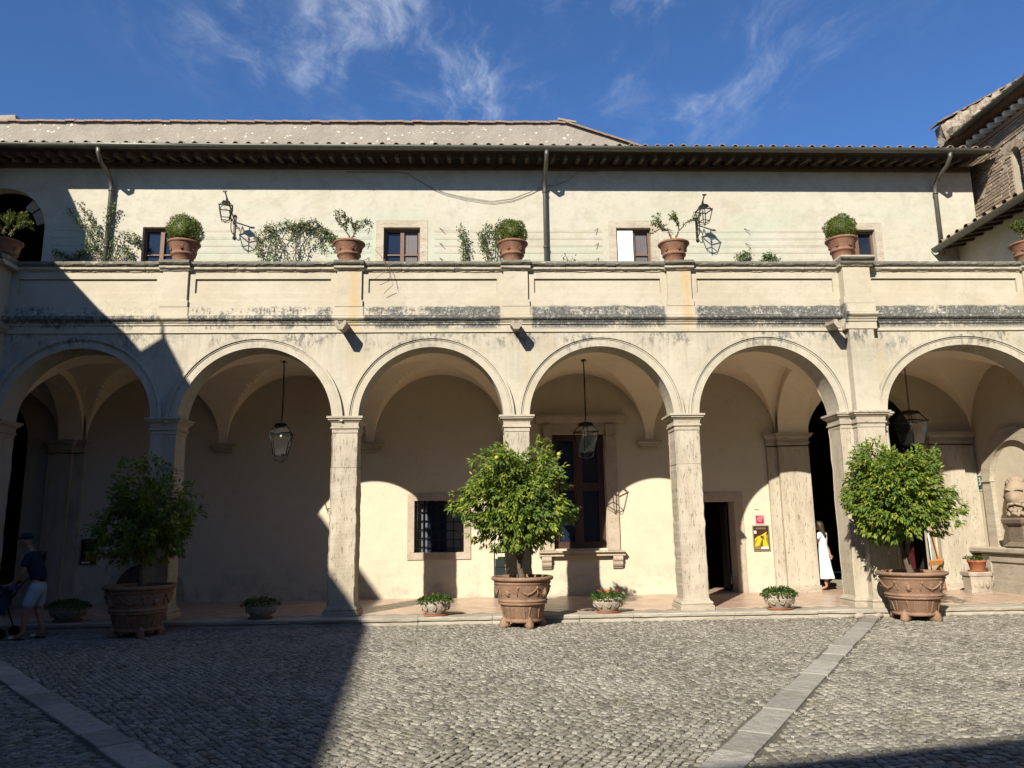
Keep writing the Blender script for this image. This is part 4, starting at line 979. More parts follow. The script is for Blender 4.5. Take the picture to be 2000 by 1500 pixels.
def tub_profile(R, H, thick=0.045):
    k = R/0.57
    return [(R*0.60, 0.0), (R*0.63, 0.02*H), (R*0.635, 0.05*H), (R*0.60, 0.075*H), (R*0.615, 0.09*H), (R*0.70, 0.36*H), (R*0.715, 0.375*H), (R*0.775, 0.39*H), (R*0.785, 0.42*H), (R*0.76, 0.445*H),
            (R*0.80, 0.455*H), (R*0.80, 0.485*H), (R*0.765, 0.50*H), (R*0.775, 0.52*H), (R*0.875, 0.80*H), (R*0.89, 0.835*H), (R*0.91, 0.845*H), (R*0.905, 0.87*H), (R*0.89, 0.885*H), (R*0.93, 0.905*H), (R*0.985, 0.925*H),
            (R*1.0, 0.95*H), (R*0.995, 0.985*H), (R*0.965, H), (R*0.88, H), (R*0.865, 0.97*H), (R*0.85, 0.91*H), (0.001, 0.905*H)]
def prof_r(R, H, z):
    pr = tub_profile(R, H)
    for (r0_, z0_), (r1_, z1_) in zip(pr, pr[1:]):
        if z0_ <= z <= z1_ and z1_ > z0_: return r0_+(r1_-r0_)*(z-z0_)/(z1_-z0_)
    return R*0.8
def orange_tree(loc, R, H, crown, label, seed, feet_rot=0.3, nleaf=5200, trunk_h=0.45, ferns=0):
    """crown = (dx,dz0,dz1,rx,ry) above pot"""
    r = random.Random(seed)
    t = thing('potted_orange_tree', loc, label, 'potted tree', 'orange trees in big terracotta tubs')
    zf = 0.10
    pot = MB(); pot.lathe([(a, b_+zf) for a, b_ in tub_profile(R, H)], n=56, caps=False); pot.rings([[(R*0.6*math.cos(2*math.pi*k/56), R*0.6*math.sin(2*math.pi*k/56), zf) for k in range(56)], [(0.001*math.cos(k), 0.001*math.sin(k), zf) for k in range(56)]], True, False, False)
    po = part('pot', pot, 'terracotta', t, False)
    for k in range(4):
        a = feet_rot+k*math.pi/2; c_, s_ = math.cos(a), math.sin(a); q = MB(); rr_ = R*0.60
        q.rings([[(rr_*c_+ (u*-s_*w)+(v_*c_*w), rr_*s_+(u*c_*w)+(v_*s_*w), z) for u, v_ in ((-1, -1), (-0.6, 1.2), (0.6, 1.2), (1, -1))] for z, w in ((0.0, 0.075), (0.05, 0.08), (0.12, 0.065), (0.17, 0.045), (0.20, 0.02))], True, True, True)
        part('foot', q, 'terracotta', po, False)
    # relief: rope, swags, medallions
    q = MB(); n = 90
    for k in range(n):
        a = 2*math.pi*k/n; q.sphere(((R*0.905)*math.cos(a), (R*0.905)*math.sin(a), zf+0.86*H), 0.012, 5, 3)
    part('rope_relief', q, 'terracotta', po, False)
    def on(a, z, off=0.008): rr_ = prof_r(R, H, z)+off; return (rr_*math.cos(a), rr_*math.sin(a), z+zf)
    for k in range(8):
        a0 = -math.pi/2+0.15+k*math.pi/4; q = MB()
        if k % 2 == 0:
            pts = [on(a0-0.36+0.72*i/14, 0.76*H-0.13*H*math.sin(math.pi*i/14)**0.9) for i in range(15)]
            q.tube(pts, [0.010+0.012*math.sin(math.pi*i/14) for i in range(15)], 6)
            for s2 in (-1, 1):
                q.sphere(on(a0+s2*0.36, 0.77*H), 0.026, 7, 5); q.tube([on(a0+s2*0.38, 0.75*H), on(a0+s2*0.41, 0.64*H), on(a0+s2*0.40, 0.58*H)], [0.008, 0.014, 0.005], 5)
            q.sphere(on(a0, 0.61*H), 0.024, 7, 5)
            part('garland', q, 'terracotta', po, False)
        else:
            q.sphere(on(a0, 0.66*H, 0.0), 0.045, 9, 6, 1, 1, 1.5)
            for j in range(7): q.sphere(on(a0+0.09*math.cos(j*0.9), 0.66*H+0.07*H*math.sin(j*0.9)*1.2, 0.004), 0.017, 6, 4)
            part('medallion', q, 'terracotta', po, False)
        for s2 in (-1, 1):
            q = MB()
            for j in range(9): q.sphere(on(a0+s2*(0.10+0.006*j), (0.12+0.026*j)*H, 0.0), 0.018, 5, 4)
            part('leaf_relief', q, 'terracotta', po, False)
    part('soil', MB().lathe([(0.001, 0), (R*0.86, 0)], (0, 0, zf+H*0.935), 24, caps=False), 'soil', t, False)
    # trunk and limbs
    dx, z0, z1, rx, ry = crown; zc = (z0+z1)/2; rz = (z1-z0)/2; zb = zf+H*0.93
    tr = MB(); tips = []
    tb = Vector((dx*0.3, 0, zb)); fork = Vector((dx*0.5, 0, zb+trunk_h))
    tr.tube([tb-Vector((0, 0, 0.05)), tb+Vector((0.02, 0, 0.05)), tb+(fork-tb)*0.5+Vector((-0.02, 0.01, 0)), fork], [0.085, 0.065, 0.052, 0.05], 9)
    for k in range(9):
        a = k*2*math.pi/9+r.random()*0.5; el = r.uniform(0.35, 0.95)
        e = Vector((dx+rx*0.62*math.cos(a)*math.cos(el), ry*0.62*math.sin(a)*math.cos(el), zc+rz*0.75*(math.sin(el)*1.3-0.55)))
        m_ = fork.lerp(e, 0.45)+Vector((r.uniform(-.05, .05), r.uniform(-.05, .05), 0.06)); st_ = fork-Vector((0, 0, r.random()*0.22))
        tr.tube([st_, m_, e], [0.034, 0.022, 0.010], 6)
        for j in range(4):
            e2 = m_.lerp(e, r.random())+Vector((r.uniform(-.3, .3)*rx, r.uniform(-.3, .3)*ry, r.uniform(-.1, .35)*rz)); tr.tube([m_.lerp(e, 0.2+0.7*r.random()), e2], [0.012, 0.005], 5)
    part('trunk', tr, 'bark', t, False)
    lf = MB(); count = 0; fr = []
    nt = int(nleaf/9)
    while count < nleaf:
        v = rvec(r); rad = r.random()**0.36
        lob = 1+0.30*fnoise(v.x*1.6+seed, v.y*1.6, v.z*1.6)*2+0.10*fnoise(v.x*4+seed, v.y*4, v.z*4)*2
        p = Vector((dx+v.x*rx*rad*lob, v.y*ry*rad*lob, zc+v.z*rz*rad*lob))
        if p.z < z0+0.02+0.12*abs(p.x-dx)/rx*r.random(): continue
        if fnoise(p.x*2.3+seed*3, p.y*2.3, p.z*2.3) < -0.29: continue       # gaps
        out = (Vector((v.x, v.y, v.z*0.6+0.12))).normalized()
        k = r.randint(6, 10); shade = 0.22+0.62*r.random()**1.3
        for j in range(k):
            d = (out+rvec(r)*0.8+Vector((0, 0, -0.55))).normalized()
            q = p+out*0.11*(j/k-0.5)+rvec(r)*0.035
            lf.cur = min(1, max(0, shade+r.uniform(-.25, .25)+(0.45 if r.random() < 0.09 else 0)))
            L = r.uniform(0.072, 0.115); leaf(lf, q, d, (rvec(r)*0.5+Vector((-0.3, -0.5, 0.8))), L, L*0.40, r.uniform(0.06, 0.22)); count += 1
        if r.random() < 0.006 and rad > 0.75: fr.append(p+out*0.04)
    part('foliage', lf, 'orange_leaf', t, False, kind='stuff')
    for p in fr[:7]: part('fruit', MB().sphere(p, 0.038, 10, 7), 'orange_fruit', t, False)
    return t
orange_tree((0.74, 14.62, 0.0), 0.575, 0.80, (-0.07, 1.36, 3.30, 0.97, 0.92), 'broad bright green orange tree in the narrowest terracotta tub, before the middle pier', 5, 0.3-math.pi/2, 20500)
orange_tree((8.02, 14.50, 0.0), 0.62, 0.78, (-0.10, 1.36, 3.30, 0.93, 0.93), 'round green orange tree in a tub beside the diagonal paving strip, before the compound pier', 9, 0.6-math.pi/2, 22000)
orange_tree((-6.06, 14.30, 0.0), 0.61, 0.78, (0.02, 1.20, 2.92, 0.78, 0.78), 'thin dark orange tree in a tub standing wholly in shade at left', 23, 0.55-math.pi/2, 9500)

# --- parapet pots
def small_pot_profile(R, H):
    return [(R*0.56, 0), (R*0.60, 0.10*H), (R*0.66, 0.34*H), (R*0.74, 0.36*H), (R*0.75, 0.42*H), (R*0.70, 0.46*H), (R*0.72, 0.50*H), (R*0.86, 0.80*H), (R*0.885, 0.83*H), (R*0.87, 0.86*H), (R*0.95, 0.885*H), (R*1.0, 0.92*H), (R*0.99, 0.98*H), (R*0.95, H), (R*0.86, H), (R*0.84, 0.93*H), (0.001, 0.92*H)]
pmesh = MB().lathe(small_pot_profile(0.335, 0.46), n=40, caps=False).mesh('pot', 'terracotta_red')
rl = MB()
for k in range(6):
    a = -math.pi/2+0.1+k*math.pi/3
    for j, (da, dz) in enumerate(((0, 0.05), (0, 0), (-.12, 0.02), (.12, 0.02), (0, -.05), (-.08, -.03), (.08, -.03))):
        rl.sphere((0.262*math.cos(a+da), 0.262*math.sin(a+da), 0.30+dz), 0.018, 6, 4)
for k in range(70): rl.sphere((0.296*math.cos(k*2*math.pi/70), 0.296*math.sin(k*2*math.pi/70), 0.385), 0.008, 4, 3)
rlm = rl.mesh('relief', 'terracotta_red')
def add_pot(t):
    p = link('pot', pmesh, t, False); p['wl'] = (0, 0, 0); link('relief', rlm, p, False); return p
def box_ball(loc, label, seed, rad=0.35):
    r = random.Random(seed); t = thing('potted_box_ball', loc, label, 'potted shrub', 'clipped box balls in parapet pots', r.random()*0.6)
    add_pot(t); mb = MB(); n = 0
    cz = 0.44+rad*0.74
    for i in range(3600):
        v = rvec(r)
        if v.z < -0.62: continue
        rr_ = rad*(0.90+0.15*r.random()**2+0.16*fnoise(v.x*1.8+seed, v.y*1.8, v.z*1.8)+0.08*fnoise(v.x*5+seed, v.y*5, v.z*5)); p = Vector((v.x*rr_, v.y*rr_, cz+v.z*rr_*0.95))
        mb.cur = min(1, max(0, 0.5+r.uniform(-.4, .45))); d = (v*0.8+rvec(r)*0.8).normalized(); leaf(mb, p, d, rvec(r), r.uniform(0.022, 0.040), 0.020, 0.15)
    part('foliage', mb, 'box_leaf', t, False, kind='stuff')
    core = MB().sphere((0, 0, cz), rad*0.84, 16, 10); part('inner_foliage', core, 'box_leaf', t, False)
box_ball((-6.22, 15.62, 7.30), 'clipped round box ball in a terracotta pot, leftmost of those on the parapet', 1, 0.36)
box_ball((0.69, 15.62, 7.30), 'clipped box ball pot on the parapet just left of the central downpipe', 2, 0.31)
box_ball((7.80, 15.50, 7.345), 'clipped box ball pot on the raised parapet block, rightmost of its kind', 3, 0.33)
def bonsai(loc, label, seed, spread=0.36, ht=0.62, dens=1.0, mat='box_leaf'):
    r = random.Random(seed); t = thing('potted_small_tree', loc, label, 'potted tree', 'small open trees in parapet pots', r.random()*0.6); add_pot(t)
    tr = MB(); tips = []; base = Vector((0, 0, 0.42)); fork = Vector((0.02, 0, 0.50))
    tr.tube([base-Vector((0, 0, .03)), fork], [0.028, 0.024], 7)
    def grow(p, d, L, rad, lev):
        q = p+d*L; m_ = p.lerp(q, 0.5)+rvec(r)*L*0.12; tr.tube([p, m_, q], [rad, rad*0.8, rad*0.6], 6)
        if lev == 0: tips.append((q, d)); return
        for k in range(3 if lev in (1, 3) else 2):
            nd = (d+rvec(r)*0.85+Vector((0, 0, 0.20))).normalized(); grow(q, nd, L*r.uniform(0.60, 0.85), rad*0.62, lev-1)
        tips.append((m_.lerp(q, .6), (d+rvec(r)*.7).normalized()))
    for s2 in (-1, 1): grow(fork, Vector((s2*0.40, r.uniform(-.2, .2), 0.9)).normalized(), ht*0.27, 0.020, 3)
    part('trunk', tr, 'twig', t, False)
    mb = MB()
    for q, d in tips:
        for i in range(int(13*dens)):
            p = q+d*r.uniform(-0.09, 0.04)+rvec(r)*0.024; mb.cur = min(1, max(0, 0.45+r.uniform(-.35, .4))); dd = (d*0.4+rvec(r)).normalized(); leaf(mb, p, dd, rvec(r), r.uniform(0.032, 0.055), 0.027, 0.15)
    part('foliage', mb, mat, t, False, kind='stuff')
bonsai((-2.77, 15.62, 7.30), 'small dense open-branched tree in a pot on the parapet above the leftmost full-sun pier', 11, ht=0.88, dens=1.0)
bonsai((4.17, 15.62, 7.30), 'small sparse forked tree in a pot on the parapet left of the right wall lantern', 14, ht=1.02, dens=1.0)
bonsai((-9.84, 15.55, 7.30), 'dark green small tree in a pot at the left frame edge before the upper arch', 18, ht=0.9, dens=2.4)
bonsai((11.98, 15.62, 7.30), 'small green tree in a pot cut by the right frame edge', 21, ht=0.7, dens=2.0)

# --- climbers against the upper wall
def climber(name, x0, base, stems, label, seed, leafn, wid=0.0):
    r = random.Random(seed); t = thing(name, (x0, B-0.12, base), label, 'climbing plant', 'climbing plants against the upper wall')
    st_ = MB(); lf = MB()
    for pts in stems:
        P = [Vector((x, -0.02+0.05*math.sin(i*2+seed), z)) for i, (x, z) in enumerate(pts)]
        sm = []
        for i in range(len(P)-1):
            for k in range(6): sm.append(P[i].lerp(P[i+1], k/6)+Vector((0.015*math.sin(k*2+i), 0, 0.012*math.sin(k+i*3))))
        sm.append(P[-1]); n = len(sm)
        st_.tube(sm, [0.010*(1-0.7*i/n)+0.003 for i in range(n)], 5)
        for i, p in enumerate(sm):
            w = i/n
            for k in range(int(1.7*leafn*(0.25+w))):
                q = p+Vector((r.gauss(0, 0.055), r.gauss(0, 0.035), r.gauss(0, 0.05))); lf.cur = min(1, max(0, 0.45+r.uniform(-.4, .4)))
                d = (rvec(r)+Vector((0, -0.2, -0.5))).normalized(); L = r.uniform(0.04, 0.075); leaf(lf, q, d, (rvec(r)*0.5+Vector((0, -0.6, 0.5))), L, L*0.6, 0.15)
    part('stem', st_, 'twig', t, False); part('foliage', lf, 'vine_leaf', t, False, kind='stuff'); return t
climber('climbing_plant', -9.45, 8.3, [[(0, 0), (-0.2, 0.5), (-0.55, 1.1), (-1.0, 1.6)], [(0, 0), (-0.1, 0.6), (-0.35, 1.2), (-0.75, 1.75)], [(0.05, 0), (0.15, 0.5), (0.3, 0.95), (0.68, 0.9), (0.75, 0.72)], [(0, 0), (0.05, 0.7), (-0.05, 1.3), (0.1, 1.75)], [(0.1, 0), (0.3, 0.35), (0.5, 0.6), (0.62, 0.3)], [(-.05, 0), (-0.3, 0.6), (-0.5, 0.7), (-0.35, 1.3)]],
        'leafy climber winding round the left downpipe on the upper wall', 31, 10)
climber('climbing_plant', -10.2, 8.4, [[(0, 0), (-0.2, 0.25), (-0.5, 0.35)], [(0, 0), (0.1, 0.3), (0.3, 0.38)], [(0, 0), (0, 0.35)]], 'low dark leafy plant in the shade left of the left downpipe', 32, 12)
climber('climbing_plant', -4.8, 8.3, [[(-0.7, 0), (-0.75, 0.6), (-0.65, 1.1), (-0.2, 1.3)], [(-0.1, 0), (-0.25, 0.6), (-0.6, 1.2), (-0.9, 0.9), (-0.85, 0.4)], [(0, 0), (0.1, 0.7), (-0.1, 1.25), (0.3, 1.15)], [(0.1, 0), (0.1, 0.8), (0.5, 1.35), (0.9, 1.0), (1.1, 0.6)], [(0.2, 0), (0.35, 0.7), (0.8, 1.1), (1.05, 0.85)],
        [(-0.5, 0), (-0.4, 0.6), (-0.1, 1.1), (0.2, 1.3), (0.5, 1.1)], [(0, 0.9), (0.2, 1.25), (0.6, 1.25), (0.75, 0.6)], [(-0.6, 1.2), (-0.5, 0.7), (-0.55, 0.2)]], 'wide bushy climber of drooping leaves between the left lantern and the first small tree', 33, 10)
climber('climbing_plant', -0.45, 8.3, [[(0, 0), (0.02, 0.5), (-0.05, 1.15)], [(0.03, 0), (0.08, 0.4), (0.06, 0.9)]], 'thin upright climber right of the second upper window', 34, 12)
climber('climbing_plant', 0.25, 8.2, [[(0, 0), (-0.05, 0.6), (-0.25, 1.1)], [(0, 0), (0.05, 0.7), (0.15, 1.25), (0.4, 1.45)], [(0.2, 0), (0.2, 0.6), (0.1, 1.2)], [(0.1, 0), (-0.1, 0.5), (-0.2, 0.9), (-0.05, 1.3)]], 'bushy climber behind the central box ball', 35, 10)
climber('climbing_plant', 2.3, 8.35, [[(0, 0), (-0.1, 0.4)], [(0, 0), (0.15, 0.25)]], 'tiny sprig showing above the parapet right of the central downpipe', 36, 2)
climber('climbing_plant', 7.1, 8.3, [[(-0.3, 0), (-0.25, 0.4), (-0.1, 0.45)], [(-0.25, 0), (-0.35, 0.42)], [(0.2, 0), (0.35, 0.4), (0.5, 0.3)], [(0.3, 0), (0.5, 0.45), (0.65, 0.25)]], 'low drooping climber tips above the parapet right of the right wall lantern', 37, 12)
t = thing('hanging_sprig', (-1.9, 15.36, 7.3), 'bare trailing twig hanging over the parapet panel above the third arch', 'twig')
part('stem', MB().tube([(-0.3, 0.1, 0.25), (-0.18, 0, 0.1), (0.02, -0.02, -0.18), (0.06, -0.03, -0.42), (0.10, -0.02, -0.55), (-0.1, 0.05, -0.72)], 0.006, 5), 'twig', t, False)
part('stem', MB().tube([(-0.08, 0, 0.02), (-0.06, 0, -0.25), (-0.28, 0.05, -0.40)], 0.005, 5), 'twig', t, False)

# --- low planters along the kerb
def planter(loc, label, seed, flowers, w=0.31, fl_mat='flower_orange', h=0.17, bushy=1.0):
    r = random.Random(seed); t = thing('stone_planter', loc, label, 'planter', 'flower bowls along the kerb')
    pr = [(0.55, 0), (0.60, 0.02), (0.80, 0.09), (0.93, 0.15), (0.95, 0.17), (0.90, 0.185), (0.97, 0.20), (1.0, 0.225), (0.96, 0.235), (0.88, 0.232), (0.86, 0.20), (0.001, 0.20)]
    mb = MB().lathe([(a*w, 0.03+b_*h/0.17) for a, b_ in pr], n=36, sy=0.72, caps=False); po = part('bowl', mb, 'planter_stone', t, False)
    part('saucer', MB().lathe([(w*0.72, 0.002), (w*0.78, 0.03), (w*0.74, 0.032), (w*0.70, 0.018), (0.001, 0.016)], n=32, sy=0.75, caps=False), 'saucer_clay', t, False)
    for k in range(10):
        a = k*2*math.pi/10+0.2; q = MB(); c = lambda aa, z, rr_: ((w*rr_)*math.cos(aa), w*rr_*0.72*math.sin(aa), 0.03+z)
        q.tube([c(a-0.22, 0.135*h/0.17, 0.93), c(a-0.08, 0.09*h/0.17, 0.86), c(a+0.1, 0.07*h/0.17, 0.82), c(a+0.22, 0.13*h/0.17, 0.93)], [0.006, 0.011, 0.011, 0.006], 5); part('relief', q, 'planter_stone', po, False)
    lf = MB(); zt = 0.03+0.235*h/0.17
    for i in range(int(520*bushy)):
        a = r.random()*2*math.pi; rr_ = math.sqrt(r.random())*w*1.12; zz_ = zt+0.10*bushy*(1-(rr_/(w*1.25))**2)*r.uniform(0.5, 1.25)-(0.05 if rr_ > w*0.95 else 0)*r.random()
        p = Vector((rr_*math.cos(a), rr_*0.75*math.sin(a), zz_)); lf.cur = min(1, max(0, 0.5+r.uniform(-.45, .45)))
        leaf(lf, p, (Vector((math.cos(a)*0.7, math.sin(a)*0.5, r.uniform(-.3, .6)))+rvec(r)*0.5), (rvec(r)*0.6+Vector((0, 0, 1))), r.uniform(0.035, 0.06), 0.045, 0.12)
    part('foliage', lf, 'flower_leaf', t, False, kind='stuff')
    for k in range(flowers):
        a = r.random()*2*math.pi; rr_ = r.random()*w*0.7; q = MB(); c = Vector((rr_*math.cos(a), rr_*0.6*math.sin(a)-0.03, zt+0.10+0.04*r.random()))
        for j in range(9):
            v = rvec(r); q.face([c+v*0.008, c+v*0.034+rvec(r)*0.014, c+v*0.028+rvec(r)*0.016])
        part('flower', q, fl_mat, t, False)
    return t
planter((2.42, 15.30, TZ+0.012), 'pale stone bowl with bright orange flowers right of the middle tub', 41, 11)
planter((-0.90, 15.30, TZ+0.012), 'pale stone bowl of green leaves with one tiny red bloom below the barred window', 42, 2, fl_mat='flower_red')
planter((5.78, 15.28, TZ+0.012), 'pale stone bowl of bushy green leaves without blooms, below the yellow poster', 43, 0, w=0.32, bushy=1.4)
planter((-4.20, 15.30, TZ+0.012), 'shaded stone bowl with dull red blooms between the second and third piers', 44, 7, fl_mat='flower_red')
planter((-7.83, 15.40, TZ+0.012), 'dark wide bowl of leaves beside the man at left', 45, 0, w=0.36, bushy=1.2)
t = thing('potted_plant', (11.55, 18.0, TZ+0.49), 'plain orange clay pot of leaves on the white carved block beside the wall fountain', 'potted plant')
part('pot', MB().lathe([(0.15, 0.02), (0.19, 0.20), (0.205, 0.205), (0.205, 0.25), (0.18, 0.25), (0.17, 0.22), (0.001, 0.22)], n=28, caps=False), 'saucer_clay', t, False)
part('saucer', MB().lathe([(0.19, 0.0), (0.22, 0.025), (0.001, 0.02)], n=28, caps=False), 'saucer_clay', t, False)
lf = MB(); r = random.Random(5)
for i in range(260):
    a = r.random()*6.28; rr_ = math.sqrt(r.random())*0.26; lf.cur = r.random(); leaf(lf, (rr_*math.cos(a), rr_*math.sin(a), 0.25+0.08*r.random()), (math.cos(a), math.sin(a), r.uniform(0, 1.2)), (0, 0, 1), 0.05, 0.035)
part('foliage', lf, 'flower_leaf', t, False, kind='stuff')
t = thing('carved_block', (11.53, 18.0, TZ+0.004), 'small white carved stone block carrying the plain clay pot', 'stone block')
mb = MB(); mb.rings([[(a*w, b_*w*0.8, z) for a, b_ in ((-1, -.7), (-.6, -1), (.6, -1), (1, -.7), (1, .7), (.6, 1), (-.6, 1), (-1, .7))] for z, w in ((0, 0.27), (0.05, 0.27), (0.06, 0.25), (0.38, 0.27), (0.39, 0.30), (0.46, 0.31), (0.48, 0.30))], True, True, False); worn(mb, 0.02)
part('block', mb, 'planter_stone', t, False)
for k in range(4):
    q = MB(); a = -math.pi/2-0.8+k*0.55; q.sphere((0.25*math.cos(a), 0.22*math.sin(a), 0.20), 0.05, 7, 5, 1, 1, 1.8); worn(q, 0.02); part('relief', q, 'planter_stone', t, False)

# ================================================================== LANTERNS
def lantern_parts(t, zt, w1, w2, h, ox=0, oy=0, mat='dark_iron', rz=0.0):
    """four sided lantern hanging with its roof top at zt (local)"""
    ca, sa = math.cos(rz), math.sin(rz)
    def sq4(w, z): return [Vector((ox+(x*ca-y*sa)*w, oy+(x*sa+y*ca)*w, z)) for x, y in ((-1, -1), (1, -1), (1, 1), (-1, 1))]
    ze = zt-h*0.20; zb = zt-h*0.80; A = sq4(w1, ze); Bq = sq4(w2, zb); T_ = sq4(w1*0.55, zt)
    fr = MB()
    for k in range(4):
        n = (k+1) % 4
        fr.tube([A[k], Bq[k]], 0.013, 5); fr.tube([A[k], A[n]], 0.016, 5); fr.tube([Bq[k], Bq[n]], 0.012, 5); fr.tube([A[k], T_[k]], 0.011, 5); fr.tube([T_[k], T_[n]], 0.012, 5)
        fr.tube([A[k], A[k]+(A[k]-Vector((ox, oy, ze)))*0.10+Vector((0, 0, 0.03))], [0.014, 0.004], 5)
    fr_o = part('frame', fr, mat, t, False)
    cap = MB(); T2 = sq4(w1*0.62, zt+0.012); T3 = sq4(w1*0.5, zt+0.06); cap.rings([sq4(w1*0.62, zt-0.01), T2, T3, sq4(w1*0.12, zt+0.085)], True, True, False); part('cap', cap, mat, t, False)
    for k in range(4):
        n = (k+1) % 4; part('pane', MB().face([A[k].lerp(A[n], .03), A[n].lerp(A[k], .03), Bq[n].lerp(Bq[k], .03), Bq[k].lerp(Bq[n], .03)]), 'lantern_glass', t, False)
    for k in range(4):
        n = (k+1) % 4; part('roof_pane', MB().face([A[k], A[n], T_[n], T_[k]]), 'lantern_glass', t, False)
    q = MB(); q.sphere((ox, oy, ze-0.05), 0.028, 10, 7, 1, 1, 1.3); part('bulb', q, 'lamp_bulb', t, False)
    q = MB(); c0 = Vector((ox, oy, zb-h*0.20))
    for k in range(4): m_ = (Bq[k]+c0)/2+(Bq[k]-Vector((ox, oy, zb)))*0.35; q.tube([Bq[k], m_+Vector((0, 0, -0.02)), c0], 0.008, 5)
    q.sphere(c0, 0.022, 7, 5); part('finial', q, mat, t, False)
def hanging(loc, label, drop, w1, w2, h, chain=False, rz=0.15):
    t = thing('hanging_lantern', loc, label, 'lantern', 'glazed iron lanterns hanging in the arcade')
    q = MB(); q.tube([(0, 0, 0.06), (0, 0, -0.03)], [0.05, 0.03], 8)
    for k in range(4): a = k*1.57+0.4; q.tube([(0, 0, 0.0), (0.06*math.cos(a), 0.06*math.sin(a), -0.05), (0.08*math.cos(a), 0.08*math.sin(a), 0.0)], 0.008, 5)
    part('hook', q, 'black_iron', t, False)
    q = MB()
    if chain:
        n = int(drop/0.05)
        for i in range(n):
            z = -0.03-i*0.05; R = 0.02
            pts = [Vector((R*math.cos(a) if i % 2 else 0, 0 if i % 2 else R*math.cos(a), z-0.028+0.034*math.sin(a))) for a in [2*math.pi*k/6 for k in range(7)]]; q.tube(pts, 0.007, 4)
    else:
        q.tube([(0, 0, -0.03), (0.004, 0, -drop*0.5), (0, 0, -drop+0.09)], 0.012, 6); q.tube([(0.02*math.cos(a), 0, -drop+0.05+0.035*math.sin(a)) for a in [2*math.pi*k/10 for k in range(11)]], 0.007, 5)
        q.tube([(0.01, 0, -0.1), (0.03, 0.01, -drop*0.6), (0.01, 0, -drop+0.05)], 0.005, 4)
    part('chain' if chain else 'rod', q, 'black_iron', t, False)
    lantern_parts(t, -drop-0.08, w1, w2, h, mat='black_iron', rz=rz)
hanging((-4.47, 17.3, 5.57), 'black iron lantern on a long rod hanging in the second arch, in shade', 1.42, 0.22, 0.135, 0.80, rz=0.12)
hanging((2.37, 17.3, 5.57), 'black iron lantern hanging in front of the tall brown window', 1.45, 0.20, 0.125, 0.76, rz=0.45)
hanging((9.93, 17.3, 5.45), 'largest lantern, hung on a chain behind the right orange tree', 1.12, 0.255, 0.17, 0.90, True, 0.35)
def wall_lantern(loc, label):
    t = thing('wall_lantern', loc, label, 'lantern', 'scrolled iron lanterns on the upper wall')
    q = MB(); q.box(-0.025, 0.025, -0.03, 0.0, -0.32, 0.22); q.sphere((0, -0.02, 0.25), 0.04, 8, 5); q.sphere((0, -0.02, -0.35), 0.04, 8, 5); part('wall_plate', q, 'dark_iron', t, False)
    q = MB(); q.tube([(0, -0.02, 0.10), (0, -0.40, 0.30), (0, -0.86, 0.54)], 0.017, 6)
    q.tube([(0, -0.02, -0.22)]+[(0, -0.14-0.14*math.cos(a), -0.14-0.14*math.sin(a)) for a in [0.3+math.pi*k/8 for k in range(9)]][::-1]+[(0, -0.30, 0.05), (0, -0.38, 0.24)], 0.012, 6)
    for c_, r_ in (((0, -0.10, 0.02), 0.06), ((0, -0.42, 0.18), 0.05), ((0, -0.22, 0.05), 0.045)): q.tube([(0, c_[1]+r_*(1-k/22)*math.cos(k*0.55), c_[2]+r_*(1-k/22)*math.sin(k*0.55)) for k in range(16)], 0.009, 5)
    q.box(-0.05, 0.05, -0.88, -0.84, 0.53, 0.56); part('bracket', q, 'dark_iron', t, False)
    q = MB(); q.tube([(0, -0.72, 0.46), (0, -0.72, 0.33)], 0.014, 6); part('hanger', q, 'dark_iron', t, False)
    lantern_parts(t, 0.27, 0.155, 0.095, 0.48, 0, -0.72, rz=0.3)
wall_lantern((-6.33, B-0.002, 9.55), 'scrolled iron wall lantern left of the bushy climber')
wall_lantern((5.72, B-0.002, 9.50), 'scrolled iron wall lantern right of the sparse forked potted tree')

